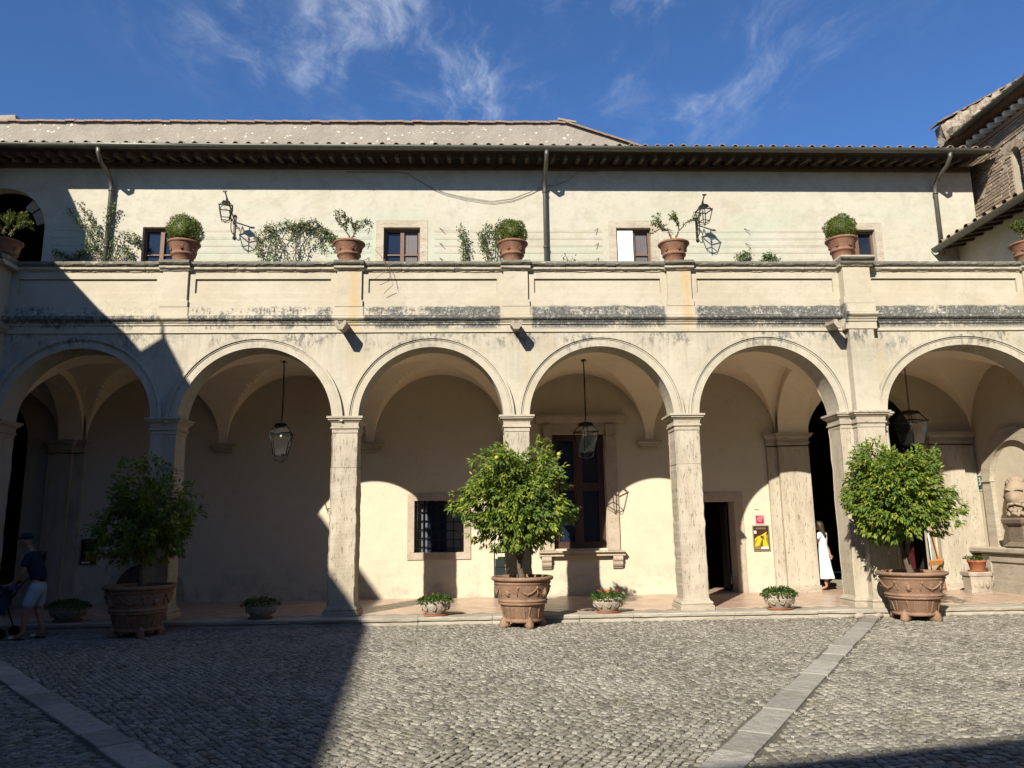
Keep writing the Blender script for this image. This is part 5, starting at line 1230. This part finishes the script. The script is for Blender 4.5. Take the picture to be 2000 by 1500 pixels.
# ================================================================== SIGNS, PRINTS, FURNITURE
def poster(loc, label, dark=False):
    t = thing('framed_poster', loc, label, 'poster', 'framed notices on the portico wall')
    w, h = 0.185, 0.285
    q = MB(); q.box(-w-0.02, w+0.02, -0.035, 0, -h-0.02, -h); q.box(-w-0.02, w+0.02, -0.035, 0, h, h+0.02); q.box(-w-0.02, -w, -0.035, 0, -h, h); q.box(w, w+0.02, -0.035, 0, -h, h); part('frame', q, 'poster_frame', t, False)
    part('sheet', MB().box(-w, w, -0.014, 0, -h, h), 'brown_print', t, False)
    F = lambda pts, y: [(a*w, y, b_*h) for a, b_ in pts]
    if not dark:
        part('print', MB().face(F([(-.93, -.95), (.93, -.95), (.93, .28), (.6, .30), (-.5, .18), (-.93, -.1)], -0.016)), 'ochre_print', t, False)
        q = MB()
        for k, pts in enumerate(([(-.9, -.55), (-.2, .15), (.75, .52), (.80, .42), (-.05, .05), (-.75, -.75)], [(-.85, -.05), (-.3, .18), (.1, .02), (-.3, .05), (-.8, -.25)], [(-.9, -.75), (-.45, -.35), (.0, .1), (.1, .0), (-.3, -.6)], [(.15, -.2), (.6, -.05), (.85, -.6), (.9, -.8), (.2, -.7)], [(.35, .25), (.62, .48), (.70, .1), (.55, -.3), (.45, .0)])):
            q.face(F(pts, -0.0172-0.0003*k))
        part('print', q, 'yellow_print', t, False)
        q = MB(); q.face(F([(-.15, .12), (.12, .2), (.3, .05), (.05, -.05)], -0.0195)); q.face(F([(-.25, -.85), (.15, -.2), (.22, -.25), (-.05, -.85)], -0.0196)); part('print', q, 'brown_print', t, False)
        part('label_strip', MB().face(F([(-.12, -.93), (.9, -.93), (.9, -.74), (-.12, -.74)], -0.021)), 'white_print', t, False)
        part('label_strip', MB().face(F([(-.93, .38), (-.62, .38), (-.62, .62), (-.93, .62)], -0.021)), 'white_print', t, False)
    else:
        part('print', MB().face(F([(-.5, -.75), (.8, -.75), (.85, -.1), (.3, .12), (-.2, .05)], -0.016)), 'ochre_print', t, False)
        part('label_strip', MB().face(F([(-.8, -.93), (.3, -.93), (.3, -.80), (-.8, -.80)], -0.021)), 'white_print', t, False)
    q = MB()
    for k in range(11): a = -.62+k*.12; q.face(F([(a, .78), (a+.085, .78), (a+.085, .88), (a, .88)], -0.019))
    q.face(F([(-.7, .74), (.7, .74), (.7, .755), (-.7, .755)], -0.019)); part('lettering', q, 'poster_frame', t, False)
poster((6.86, B-0.003, 1.44), 'framed yellow and brown notice with a white strip, sunlit beside the small door')
poster((-9.32, B-0.003, 1.35), 'framed dark notice in deep shade behind the man', True)
t = thing('hose_sign', (6.86, B-0.003, 1.885), 'small square magenta sign with a white coiled-hose symbol above the yellow notice', 'sign')
part('board', MB().box(-0.115, 0.115, -0.010, 0, -0.115, 0.115), 'pink_print', t, False)
part('panel', MB().box(-0.095, 0.095, -0.012, -0.0101, -0.095, 0.095), 'magenta_print', t, False)
q = MB(); q.tube([((0.075-0.0026*k)*math.cos(k*0.5), -0.013, (0.075-0.0026*k)*math.sin(k*0.5)) for k in range(26)]+[(0.0, -0.013, 0)], 0.0085, 4); q.tube([(0.04, -0.013, 0.062), (0.085, -0.013, 0.075)], 0.008, 4); part('symbol', q, 'pink_print', t, False)
t = thing('wall_label', (6.80, B-0.003, 2.13), 'thin faint metal label on the wall above the magenta sign', 'label'); part('plate', MB().box(-0.06, 0.06, -0.006, 0, -0.008, 0.008), 'poster_frame', t, False)
t = thing('room_sign', (12.497, 19.0-0.0, 2.72), 'small green sign reading 13 on the shaded end wall by the fountain arch', 'sign', rz=-math.pi/2)
part('board', MB().box(-0.15, 0.15, -0.012, 0, -0.20, 0.20), 'pale_green_print', t, False)
part('panel', MB().box(-0.13, 0.13, -0.014, -0.0121, -0.10, 0.17), 'green_print', t, False)
q = MB(); q.box(-0.07, -0.045, -0.017, -0.0141, -0.06, 0.12); q.box(-0.09, -0.07, -0.017, -0.0141, 0.09, 0.11)
for z in (-0.06, 0.02, 0.10): q.box(0.0, 0.075, -0.017, -0.0141, z, z+0.022)
q.box(0.055, 0.076, -0.0175, -0.0142, -0.06, 0.122); part('lettering', q, 'white_print', t, False)
q = MB(); q.box(-0.11, 0.11, -0.0145, -0.0121, -0.16, -0.145); q.box(-0.11, 0.06, -0.0145, -0.0121, -0.135, -0.122); part('lettering', q, 'green_print', t, False)
# dark green box stand behind the middle tub
t = thing('notice_stand', (0.52, B-0.20, TZ+0.006), 'dark green metal stand with a slatted box, half hidden by the middle tub', 'stand')
q = MB(); q.box(-0.24, -0.21, -0.02, 0.02, 0, 1.06); q.box(0.21, 0.24, -0.02, 0.02, 0, 1.06); q.box(-0.24, 0.24, -0.022, 0.022, 1.03, 1.065); part('frame', q, 'dark_green_paint', t, False)
q = MB(); q.box(-0.208, 0.208, -0.15, 0.06, 0.0, 0.72); part('box', q, 'dark_green_paint', t, False)
q = MB(); q.rings([[(x, y, z) for y, z in ((-0.17, 0.72), (-0.17, 0.78), (-0.05, 0.90), (0.06, 0.90), (0.06, 0.72))] for x in (-0.205, 0.205)], True, True, False); part('lid', q, 'dark_green_paint', t, False)
# easel board and folding chair behind the right tub
t = thing('display_board', (11.25, 20.9, TZ), 'dark red board in the shadow of the big archway behind the right tub', 'board')
part('panel', MB().box(-0.55, 0.45, -0.02, 0.02, 0.25, 2.0), 'maroon', t, False)
part('leg', MB().box(-0.50, -0.46, -0.03, 0.03, 0, 0.25), 'old_wood', t, False); part('leg', MB().box(0.38, 0.42, -0.03, 0.03, 0, 0.25), 'old_wood', t, False)
t = thing('folding_chair', (11.06, 18.9, TZ+0.006), 'folded orange wooden chair leaning in the archway right of the tub', 'chair')
q = MB(); q.tube([(0.17, -0.10, 0), (0.06, 0.10, 1.55)], 0.018, 6); part('leg', q, 'orange_wood', t, False)
q = MB(); q.tube([(-0.12, -0.12, 0.55), (-0.03, 0.08, 1.50)], 0.014, 6); part('leg', q, 'white_paint', t, False)
part('seat', worn(MB().obox((-0.02, -0.12, 0.66), (0.17, 0, 0.015), (0.02, 0.03, 0.02), (0.02, -0.02, 0.055))), 'orange_wood', t, False)
part('crossbar', MB().tube([(0.15, -0.08, 0.2), (-0.15, -0.12, 0.55)], 0.012, 6), 'orange_wood', t, False)

# ================================================================== WALL FOUNTAIN on the east end wall
fo = thing('wall_fountain', (12.3, 18.0, TZ), 'pale stone wall fountain with round niche, bearded bust and panelled basin at the right edge', 'fountain')
FX = 12.498; cy = 17.55; zs = 2.78
def ring_y(mb, c, z, r0_, r1_, x0, x1, n=28):
    return mb.rings([[(x0, c+r0_*math.cos(a), z+r0_*math.sin(a)), (x0, c+r1_*math.cos(a), z+r1_*math.sin(a)), (x1, c+r1_*math.cos(a), z+r1_*math.sin(a)), (x1, c+r0_*math.cos(a), z+r0_*math.sin(a))] for a in [math.pi*i/n for i in range(n+1)]], True, True, False)
q = MB(); ring_y(q, cy, zs, 0.86, 1.18, FX-0.10, FX); q.box(FX-0.10, FX, cy+0.86, cy+1.18, 1.16, zs-0.001); q.box(FX-0.10, FX, cy-1.18, cy-0.86, 1.16, zs-0.001)
q.box(FX-0.14, FX, cy+0.84, cy+1.22, zs-0.06, zs+0.0); part('arch_frame', q, 'travertine_flat', fo)
q = MB(); q.rings([[(FX-0.03+0*a, cy+0.86*math.cos(a), zs+0.86*math.sin(a)) for a in [math.pi*i/24 for i in range(25)]], [(FX-0.005, cy+0.80*math.cos(a), zs+0.80*math.sin(a)) for a in [math.pi*i/24 for i in range(25)]]], False, False, False)
part('niche', q, 'travertine_flat', fo)
q = MB(); along_y(q, [(FX, 1.02), (FX-0.50, 1.02), (FX-0.54, 1.06), (FX-0.54, 1.14), (FX-0.50, 1.16), (FX, 1.16)], 16.3, 19.0); part('ledge', q, 'travertine_flat', fo)
q = MB(); q.box(FX-0.42, FX-0.002, 16.3, 18.55, TZ, 1.018); part('basin_front', q, 'travertine_flat', fo)
q = MB(); q.box(FX-0.455, FX-0.421, 16.3, 16.55, TZ+0.2, 1.0); q.box(FX-0.455, FX-0.421, 18.25, 18.55, TZ+0.2, 1.0); q.box(FX-0.455, FX-0.421, 16.55, 18.25, TZ+0.2, 0.40); q.box(FX-0.455, FX-0.421, 16.55, 18.25, 0.84, 1.0); q.box(FX-0.47, FX-0.421, 16.3, 18.58, TZ, TZ+0.198); part('panel_frame', q, 'travertine_flat', fo)
# pedestal and bearded head
bx, by = 12.28, 17.35
q = MB(); q.sq([(0.06, 1.165), (0.10, 1.20), (0.04, 1.26), (0.0, 1.30), (0.0, 1.66), (0.02, 1.67), (0.07, 1.72), (0.09, 1.80), (0.07, 1.84)], bx, by, 0.16, 0.24); part('pedestal', worn(q, 0.01), 'carved_dark', fo)
bust = thing('stone_bust', (bx, by, 1.845), 'weathered bearded stone head on the fountain pedestal', 'sculpture')
# ================================================================== PEOPLE
def skinned(name, joints, edges, radii, mat, parent, sub=2, root=0, flatten=None):
    me = bpy.data.meshes.new(name); bm = bmesh.new(); lay = bm.verts.layers.skin.verify()
    vs = []
    for i, j in enumerate(joints):
        v = bm.verts.new(j); rr_ = radii[i]; v[lay].radius = rr_ if isinstance(rr_, tuple) else (rr_, rr_); v[lay].use_root = (i == root); vs.append(v)
    for a, b_ in edges: bm.edges.new((vs[a], vs[b_]))
    bm.to_mesh(me); bm.free(); me.materials.append(M[mat])
    o = link(name, me, parent, False); sk = o.modifiers.new('Skin', 'SKIN'); sk.use_smooth_shade = True; sk.branch_smoothing = 0.4
    ss = o.modifiers.new('Sub', 'SUBSURF'); ss.levels = sub; ss.render_levels = sub
    return o
def chain(lst):
    """list of chains of (name,pos,radius); shared names join"""
    J, RD, E_, idx = [], [], [], {}
    for ch in lst:
        prev = None
        for nm, p, rd in ch:
            if nm not in idx: idx[nm] = len(J); J.append(p); RD.append(rd)
            if prev is not None: E_.append((prev, idx[nm]))
            prev = idx[nm]
    return J, E_, RD, idx
def hand(ch_name, wrist, d, up, s2, k=1.0, curl=0.5):
    """five finger chains rooted in the palm"""
    wrist = Vector(wrist); d = Vector(d).normalized(); up = Vector(up).normalized(); sd_ = d.cross(up).normalized()*s2; out = []
    palm = wrist+d*0.055*k
    out.append([('wrist'+ch_name, wrist, 0.024), ('palm'+ch_name, palm, (0.034, 0.020))])
    for i, (off, L) in enumerate(((-0.028, 0.062), (-0.010, 0.074), (0.010, 0.068), (0.027, 0.052))):
        b_ = palm+sd_*off*k+d*0.03*k; m1 = b_+d*L*0.5*k+up*0.012*curl; e = m1+(d*(1-curl*0.6)+up*curl).normalized()*L*0.5*k
        out.append([('palm'+ch_name, palm, (0.034, 0.020)), ('f%d%s' % (i, ch_name), b_, 0.0095), ('g%d%s' % (i, ch_name), m1, 0.0085), ('h%d%s' % (i, ch_name), e, 0.0075)])
    th = palm-sd_*0.03*k-d*0.02*k
    out.append([('palm'+ch_name, palm, (0.034, 0.020)), ('t0'+ch_name, th, 0.011), ('t1'+ch_name, th+(d*0.7-sd_*0.6).normalized()*0.035*k, 0.009), ('t2'+ch_name, th+(d*0.9-sd_*0.4).normalized()*0.06*k, 0.008)])
    return out
def face_head(mb, c, fwd, s_=1.0):
    """head with brow, nose, mouth, chin and ears looking along fwd (unit, horizontal)"""
    c = Vector(c); fw = Vector(fwd).normalized(); sd_ = Vector((-fw.y, fw.x, 0)); n, m_ = 24, 20; R = []
    for j in range(m_+1):
        v = j/m_; t = math.pi*(0.03+0.94*v); z = -0.118*math.cos(t); rb = math.sin(t)
        ring = []
        for k in range(n):
            a = 2*math.pi*k/n; ca, sa = math.cos(a), math.sin(a); fx = 0.098*rb*ca; sy = 0.076*rb*sa
            if v < 0.5: fx += (-0.012 if ca < 0 else 0.010)*(0.5-v)*2*rb; sy *= 1-0.22*(0.5-v)*2
            fr = max(0, ca)
            fx += 0.024*fr**30*max(0, 1-abs(v-0.42)/0.13)
            fx += 0.006*fr**4*max(0, 1-abs(v-0.60)/0.07)-0.007*math.exp(-((abs(sa)-0.42)/0.16)**2)*max(0, 1-abs(v-0.52)/0.07)*(ca > 0)
            fx += 0.006*fr**10*max(0, 1-abs(v-0.27)/0.05)
            p = c+(fw*fx+sd_*sy+Vector((0, 0, z)))*s_; ring.append(p)
        R.append(ring)
    mb.rings(R, True, True, True)
    for e in (-1, 1): mb.sphere(c+(sd_*0.077*e+fw*-0.008+Vector((0, 0, -0.005)))*s_, 0.026*s_, 8, 6, 0.6, 0.6, 1.1)
q = MB(); face_head(q, (0, 0, 0.50), (-0.78, -0.62, 0), 3.3); worn(q, 0.012); part('head', q, 'bust_stone', bust, False)
r = random.Random(8); FWD = Vector((-0.78, -0.62, 0)); SDE = Vector((0.62, -0.78, 0))
q = MB()
for k in range(70):
    v = rvec(r); v.z = abs(v.z)*1.1-0.25
    if v.dot(FWD) > 0.35 and v.z < 0.62: continue
    c_ = Vector((0, 0, 0.56))-FWD*0.03+FWD*v.dot(FWD)*0.30+SDE*v.dot(SDE)*0.27+Vector((0, 0, v.z*0.36)); q.sphere(c_, r.uniform(0.05, 0.085), 7, 5)
worn(q, 0.02); part('hair', q, 'bust_stone', bust, False)
q = MB()
for k in range(52):
    a_ = r.uniform(-1.25, 1.25); z = r.uniform(0.03, 0.40)
    if abs(a_) < 0.30 and z > 0.27: continue
    c_ = FWD*(math.cos(a_)*(0.24+0.05*(0.4-z)))+SDE*math.sin(a_)*0.22+Vector((0, 0, z)); q.tube([c_+Vector((0, 0, 0.07)), c_+FWD*0.02, c_+Vector((0, 0, -0.06))+SDE*r.uniform(-.03, .03)], [0.02, 0.045, 0.018], 6)
for s2 in (-1, 1): q.tube([FWD*0.34+SDE*0.01*s2+Vector((0, 0, 0.315)), FWD*0.33+SDE*0.07*s2+Vector((0, 0, 0.30)), FWD*0.28+SDE*0.15*s2+Vector((0, 0, 0.25))], [0.028, 0.034, 0.012], 6); q.tube([FWD*0.32+SDE*0.04*s2+Vector((0, 0, 0.60)), FWD*0.315+SDE*0.11*s2+Vector((0, 0, 0.635)), FWD*0.25+SDE*0.19*s2+Vector((0, 0, 0.60))], [0.018, 0.028, 0.014], 6)
worn(q, 0.012); q = q; part('beard', q, 'bust_stone', bust, False, kind='stuff')
# the man: cap, navy shirt, pale shorts, leaning to the left
mt = thing('person', (-7.80, 14.15, 0.012), 'man in navy T-shirt, dark cap and pale knee-length shorts leaning left in the shade', 'person')
hip = (0.07, 0, 0.93); J, E_, RD, idx = chain([
    [('hip', hip, (0.12, 0.12)), ('waist', (0.04, 0, 1.08), (0.105, 0.105)), ('chest', (-0.03, 0, 1.30), (0.115, 0.115)), ('neckb', (-0.09, 0, 1.46), (0.065, 0.065)), ('neck', (-0.14, 0, 1.53), 0.052), ('headb', (-0.18, 0, 1.60), 0.055)],
    [('chest', 0, 0), ('shR', (-0.06, -0.17, 1.42), 0.054), ('elR', (-0.10, -0.22, 1.14), 0.043), ('faR', (-0.19, -0.20, 1.02), 0.036), ('wristR', (-0.29, -0.18, 0.93), 0.027)],
    [('chest', 0, 0), ('shL', (-0.06, 0.17, 1.42), 0.054), ('elL', (-0.12, 0.22, 1.15), 0.043), ('faL', (-0.22, 0.20, 1.03), 0.036), ('wristL', (-0.31, 0.18, 0.95), 0.027)],
    [('hip', 0, 0), ('thR', (0.06, -0.10, 0.82), 0.093), ('knR', (-0.06, -0.11, 0.48), 0.058), ('caR', (-0.06, -0.11, 0.33), 0.056), ('anR', (-0.07, -0.11, 0.09), 0.036), ('toR', (-0.20, -0.12, 0.03), (0.038, 0.024))],
    [('hip', 0, 0), ('thL', (0.08, 0.10, 0.82), 0.093), ('knL', (0.02, 0.11, 0.48), 0.058), ('caL', (0.08, 0.11, 0.33), 0.056), ('anL', (0.15, 0.11, 0.10), 0.036), ('toL', (0.04, 0.12, 0.03), (0.038, 0.024))]]
    + hand('R', (-0.29, -0.18, 0.93), (-1, 0, -0.25), (0, 0, -1), 1, 1, 0.8)+hand('L', (-0.31, 0.18, 0.95), (-1, 0, -0.25), (0, 0, -1), -1, 1, 0.8))
skinned('body', J, E_, RD, 'tan_skin', mt)
q = MB(); face_head(q, (-0.23, 0, 1.66), (-1, 0, 0)); part('head', q, 'tan_skin', mt, False)
J, E_, RD, idx = chain([[('a', (0.07, 0, 0.92), (0.16, 0.16)), ('b', (0.04, 0, 1.08), (0.155, 0.155)), ('c', (-0.03, 0, 1.30), (0.165, 0.165)), ('d', (-0.09, 0, 1.46), (0.095, 0.095))],
    [('c', 0, 0), ('e', (-0.05, -0.18, 1.40), 0.10), ('g', (-0.09, -0.215, 1.20), 0.072)], [('c', 0, 0), ('h', (-0.05, 0.18, 1.40), 0.10), ('i', (-0.10, 0.215, 1.20), 0.072)]])
skinned('shirt', J, E_, RD, 'navy_cloth', mt)
J, E_, RD, idx = chain([[('a', (0.05, 0, 1.0), (0.155, 0.13)), ('b', (0.07, 0, 0.90), (0.17, 0.14))], [('b', 0, 0), ('c', (0.05, -0.10, 0.78), 0.115), ('d', (-0.05, -0.11, 0.50), 0.095)], [('b', 0, 0), ('e', (0.07, 0.10, 0.78), 0.115), ('f', (0.02, 0.11, 0.50), 0.095)]])
skinned('shorts', J, E_, RD, 'pale_shorts', mt)
q = MB(); q.rings([[(-0.22+0.108*k_r*math.cos(a), 0.088*k_r*math.sin(a), 1.70+z) for a in [2*math.pi*k/20 for k in range(20)]] for z, k_r in ((-0.01, 1.0), (0.04, 0.98), (0.08, 0.78), (0.10, 0.35))], True, True, True)
q.rings([[(-0.30-0.10*t, y*(1-0.2*t), 1.70-0.02*t) for y in (-0.07, -0.03, 0.03, 0.07)]+[(-0.30-0.10*t, y*(1-0.2*t), 1.712-0.02*t) for y in (0.07, 0.03, -0.03, -0.07)] for t in (0, 0.5, 1.0)], True, True, True); part('cap', q, 'navy_cloth', mt, False)
for (x, y) in ((-0.14, -0.115), (0.09, 0.115)):
    q = MB(); q.rings([[(x+dx*1.0, y+dy, z) for dx, dy in ((-0.15, -0.03), (-0.10, -0.05), (0.08, -0.045), (0.11, 0), (0.08, 0.045), (-0.10, 0.05), (-0.15, 0.03))] for z in (-0.008, 0.022)], True, True, False); part('sandal', q, 'shoe_dark', mt, False)
    part('sandal_strap', MB().box(x-0.13, x-0.09, y-0.045, y+0.045, 0.0225, 0.065), 'white_print', mt, False)
# the woman in white, seen from behind at the archway jamb
wm = thing('person', (8.52, 19.35, TZ+0.006), 'woman in a long white dress seen from behind at the edge of the dark archway', 'person', rz=0.75)
J, E_, RD, idx = chain([
    [('hip', (0, 0, 0.93), (0.14, 0.11)), ('waist', (0, 0, 1.08), (0.105, 0.085)), ('chest', (0.0, 0, 1.26), (0.13, 0.10)), ('neckb', (-0.02, 0, 1.40), (0.07, 0.06)), ('neck', (-0.03, 0.02, 1.46), 0.042), ('headb', (-0.04, 0.03, 1.52), 0.045)],
    [('chest', 0, 0), ('shR', (0.14, 0, 1.36), 0.048), ('elR', (0.21, 0.0, 1.10), 0.034), ('faR', (0.245, -0.03, 0.98), 0.029), ('wristR', (0.27, -0.05, 0.86), 0.022)],
    [('chest', 0, 0), ('shL', (-0.15, 0, 1.36), 0.048), ('elL', (-0.19, 0.10, 1.12), 0.034), ('faL', (-0.16, 0.19, 1.10), 0.029), ('wristL', (-0.10, 0.25, 1.12), 0.022)],
    [('hip', 0, 0), ('thR', (0.08, 0, 0.80), 0.085), ('knR', (0.06, 0, 0.46), 0.052), ('caR', (0.055, 0, 0.32), 0.048), ('anR', (0.05, 0, 0.08), 0.031), ('toR', (0.07, 0.14, 0.03), (0.034, 0.022))],
    [('hip', 0, 0), ('thL', (-0.08, 0, 0.80), 0.085), ('knL', (-0.05, 0.02, 0.46), 0.052), ('caL', (-0.05, 0.0, 0.32), 0.048), ('anL', (-0.05, -0.04, 0.09), 0.031), ('toL', (-0.06, 0.10, 0.03), (0.034, 0.022))]]
    + hand('R', (0.27, -0.05, 0.86), (0.1, -0.1, -1), (-1, 0, 0), 1, 0.95, 0.9)+hand('L', (-0.10, 0.25, 1.12), (0.7, 0.6, 0.1), (0, 0, 1), 1, 0.9, 0.5))
skinned('body', J, E_, RD, 'skin', wm)
q = MB(); face_head(q, (-0.04, 0.05, 1.56), (-0.3, 1, 0), 0.93); part('head', q, 'skin', wm, False)
q = MB(); q.rings([[(-0.04+w*math.cos(a)*0.92+dx, 0.035+w*math.sin(a)+dy, z) for a in [2*math.pi*k/18 for k in range(18)]] for z, w, dx, dy in ((1.25, 0.045, 0, -0.10), (1.33, 0.07, 0, -0.09), (1.42, 0.078, 0, -0.06), (1.50, 0.088, 0, -0.035), (1.58, 0.100, 0, -0.02), (1.64, 0.092, 0, -0.01), (1.685, 0.055, 0, 0))], True, True, True); worn(q, 0.008); part('hair', q, 'hair', wm, False)
q = MB(); R = []
for z, w, d_ in ((0.28, 0.235, 0.21), (0.30, 0.235, 0.21), (0.55, 0.19, 0.165), (0.80, 0.165, 0.135), (0.95, 0.155, 0.125), (1.08, 0.122, 0.10), (1.14, 0.125, 0.102), (1.26, 0.145, 0.115), (1.36, 0.135, 0.095), (1.405, 0.07, 0.065)):
    fold = 0.10*max(0, (0.95-z)/0.67)
    R.append([(w*(1+fold*math.sin(7*a))*math.cos(a), d_*(1+fold*math.sin(7*a))*math.sin(a)-0.003, z) for a in [2*math.pi*k/42 for k in range(42)]])
q.rings(R, True, True, True)
for s2, e in ((1, (0.185, 0, 1.24)), (-1, (-0.185, 0.04, 1.24))): q.tube([(0.08*s2, 0, 1.37), (0.145*s2, 0, 1.355), e], [0.055, 0.066, 0.052], 12)
part('dress', q, 'white_dress', wm, False)
for x in (0.06, -0.055):
    q = MB(); q.box(x-0.035, x+0.035, -0.06, 0.16, -0.004, 0.02); part('sandal', q, 'shoe_dark', wm, False)
# pushchair in front of the man, cut by the frame
t = thing('pushchair', (-8.45, 14.25, 0.02), 'dark blue pushchair before the man, cut by the left frame edge', 'pushchair')
q = MB(); q.tube([(0.30, -0.2, 0.95), (-0.25, -0.2, 0.12)], 0.014, 6); q.tube([(0.30, 0.2, 0.95), (-0.25, 0.2, 0.12)], 0.014, 6); q.tube([(0.30, -0.2, 0.95), (0.30, 0.2, 0.95)], 0.018, 6); q.tube([(0.02, -0.2, 0.55), (0.20, -0.2, 0.12)], 0.012, 6); q.tube([(0.02, 0.2, 0.55), (0.20, 0.2, 0.12)], 0.012, 6)
part('frame', q, 'black_iron', t, False)
q = MB(); q.rings([[(x, y, z) for x, z in ((-0.30, 0.42), (0.02, 0.36), (0.14, 0.82), (0.08, 0.84), (-0.02, 0.44), (-0.30, 0.48))] for y in (-0.18, 0.18)], True, True, False); part('seat', q, 'blue_cloth', t, False)
q = MB(); q.rings([[(0.12+0.26*math.cos(a)-0.05, y, 0.66+0.24*math.sin(a)) for a in [0.7+1.9*k/8 for k in range(9)]] for y in (-0.19, 0.19)], False, False, True); part('hood', q, 'blue_cloth', t, False)
for x, y in ((-0.25, -0.2), (-0.25, 0.2), (0.20, -0.2), (0.20, 0.2)):
    part('wheel', MB().rings([[(x+0.09*math.cos(a), yy, 0.09+0.09*math.sin(a)) for a in [2*math.pi*k/16 for k in range(16)]] for yy in (y-0.02, y+0.02)], True, True, False), 'black_iron', t, False)
# loose plaster lumps by the diagonal path
for k, (x, y, s2) in enumerate(((7.15, 14.88, 0.10), (7.55, 14.95, 0.08), (7.0, 14.97, 0.06))):
    q = MB().sphere((0, 0, s2*0.35), s2, 8, 6, 1.3, 0.8, 0.6); worn(q, 0.05); o = part('stone_lump', q, 'planter_stone'); o.location = (x, y, 0.01)
    tag(o, ['biggest pale broken stone at the kerb end of the right diagonal paving strip', 'middle pale broken stone between the compound pier and the right tub', 'smallest pale broken stone at the foot of the kerb left of the paving strip'][k], 'stone')
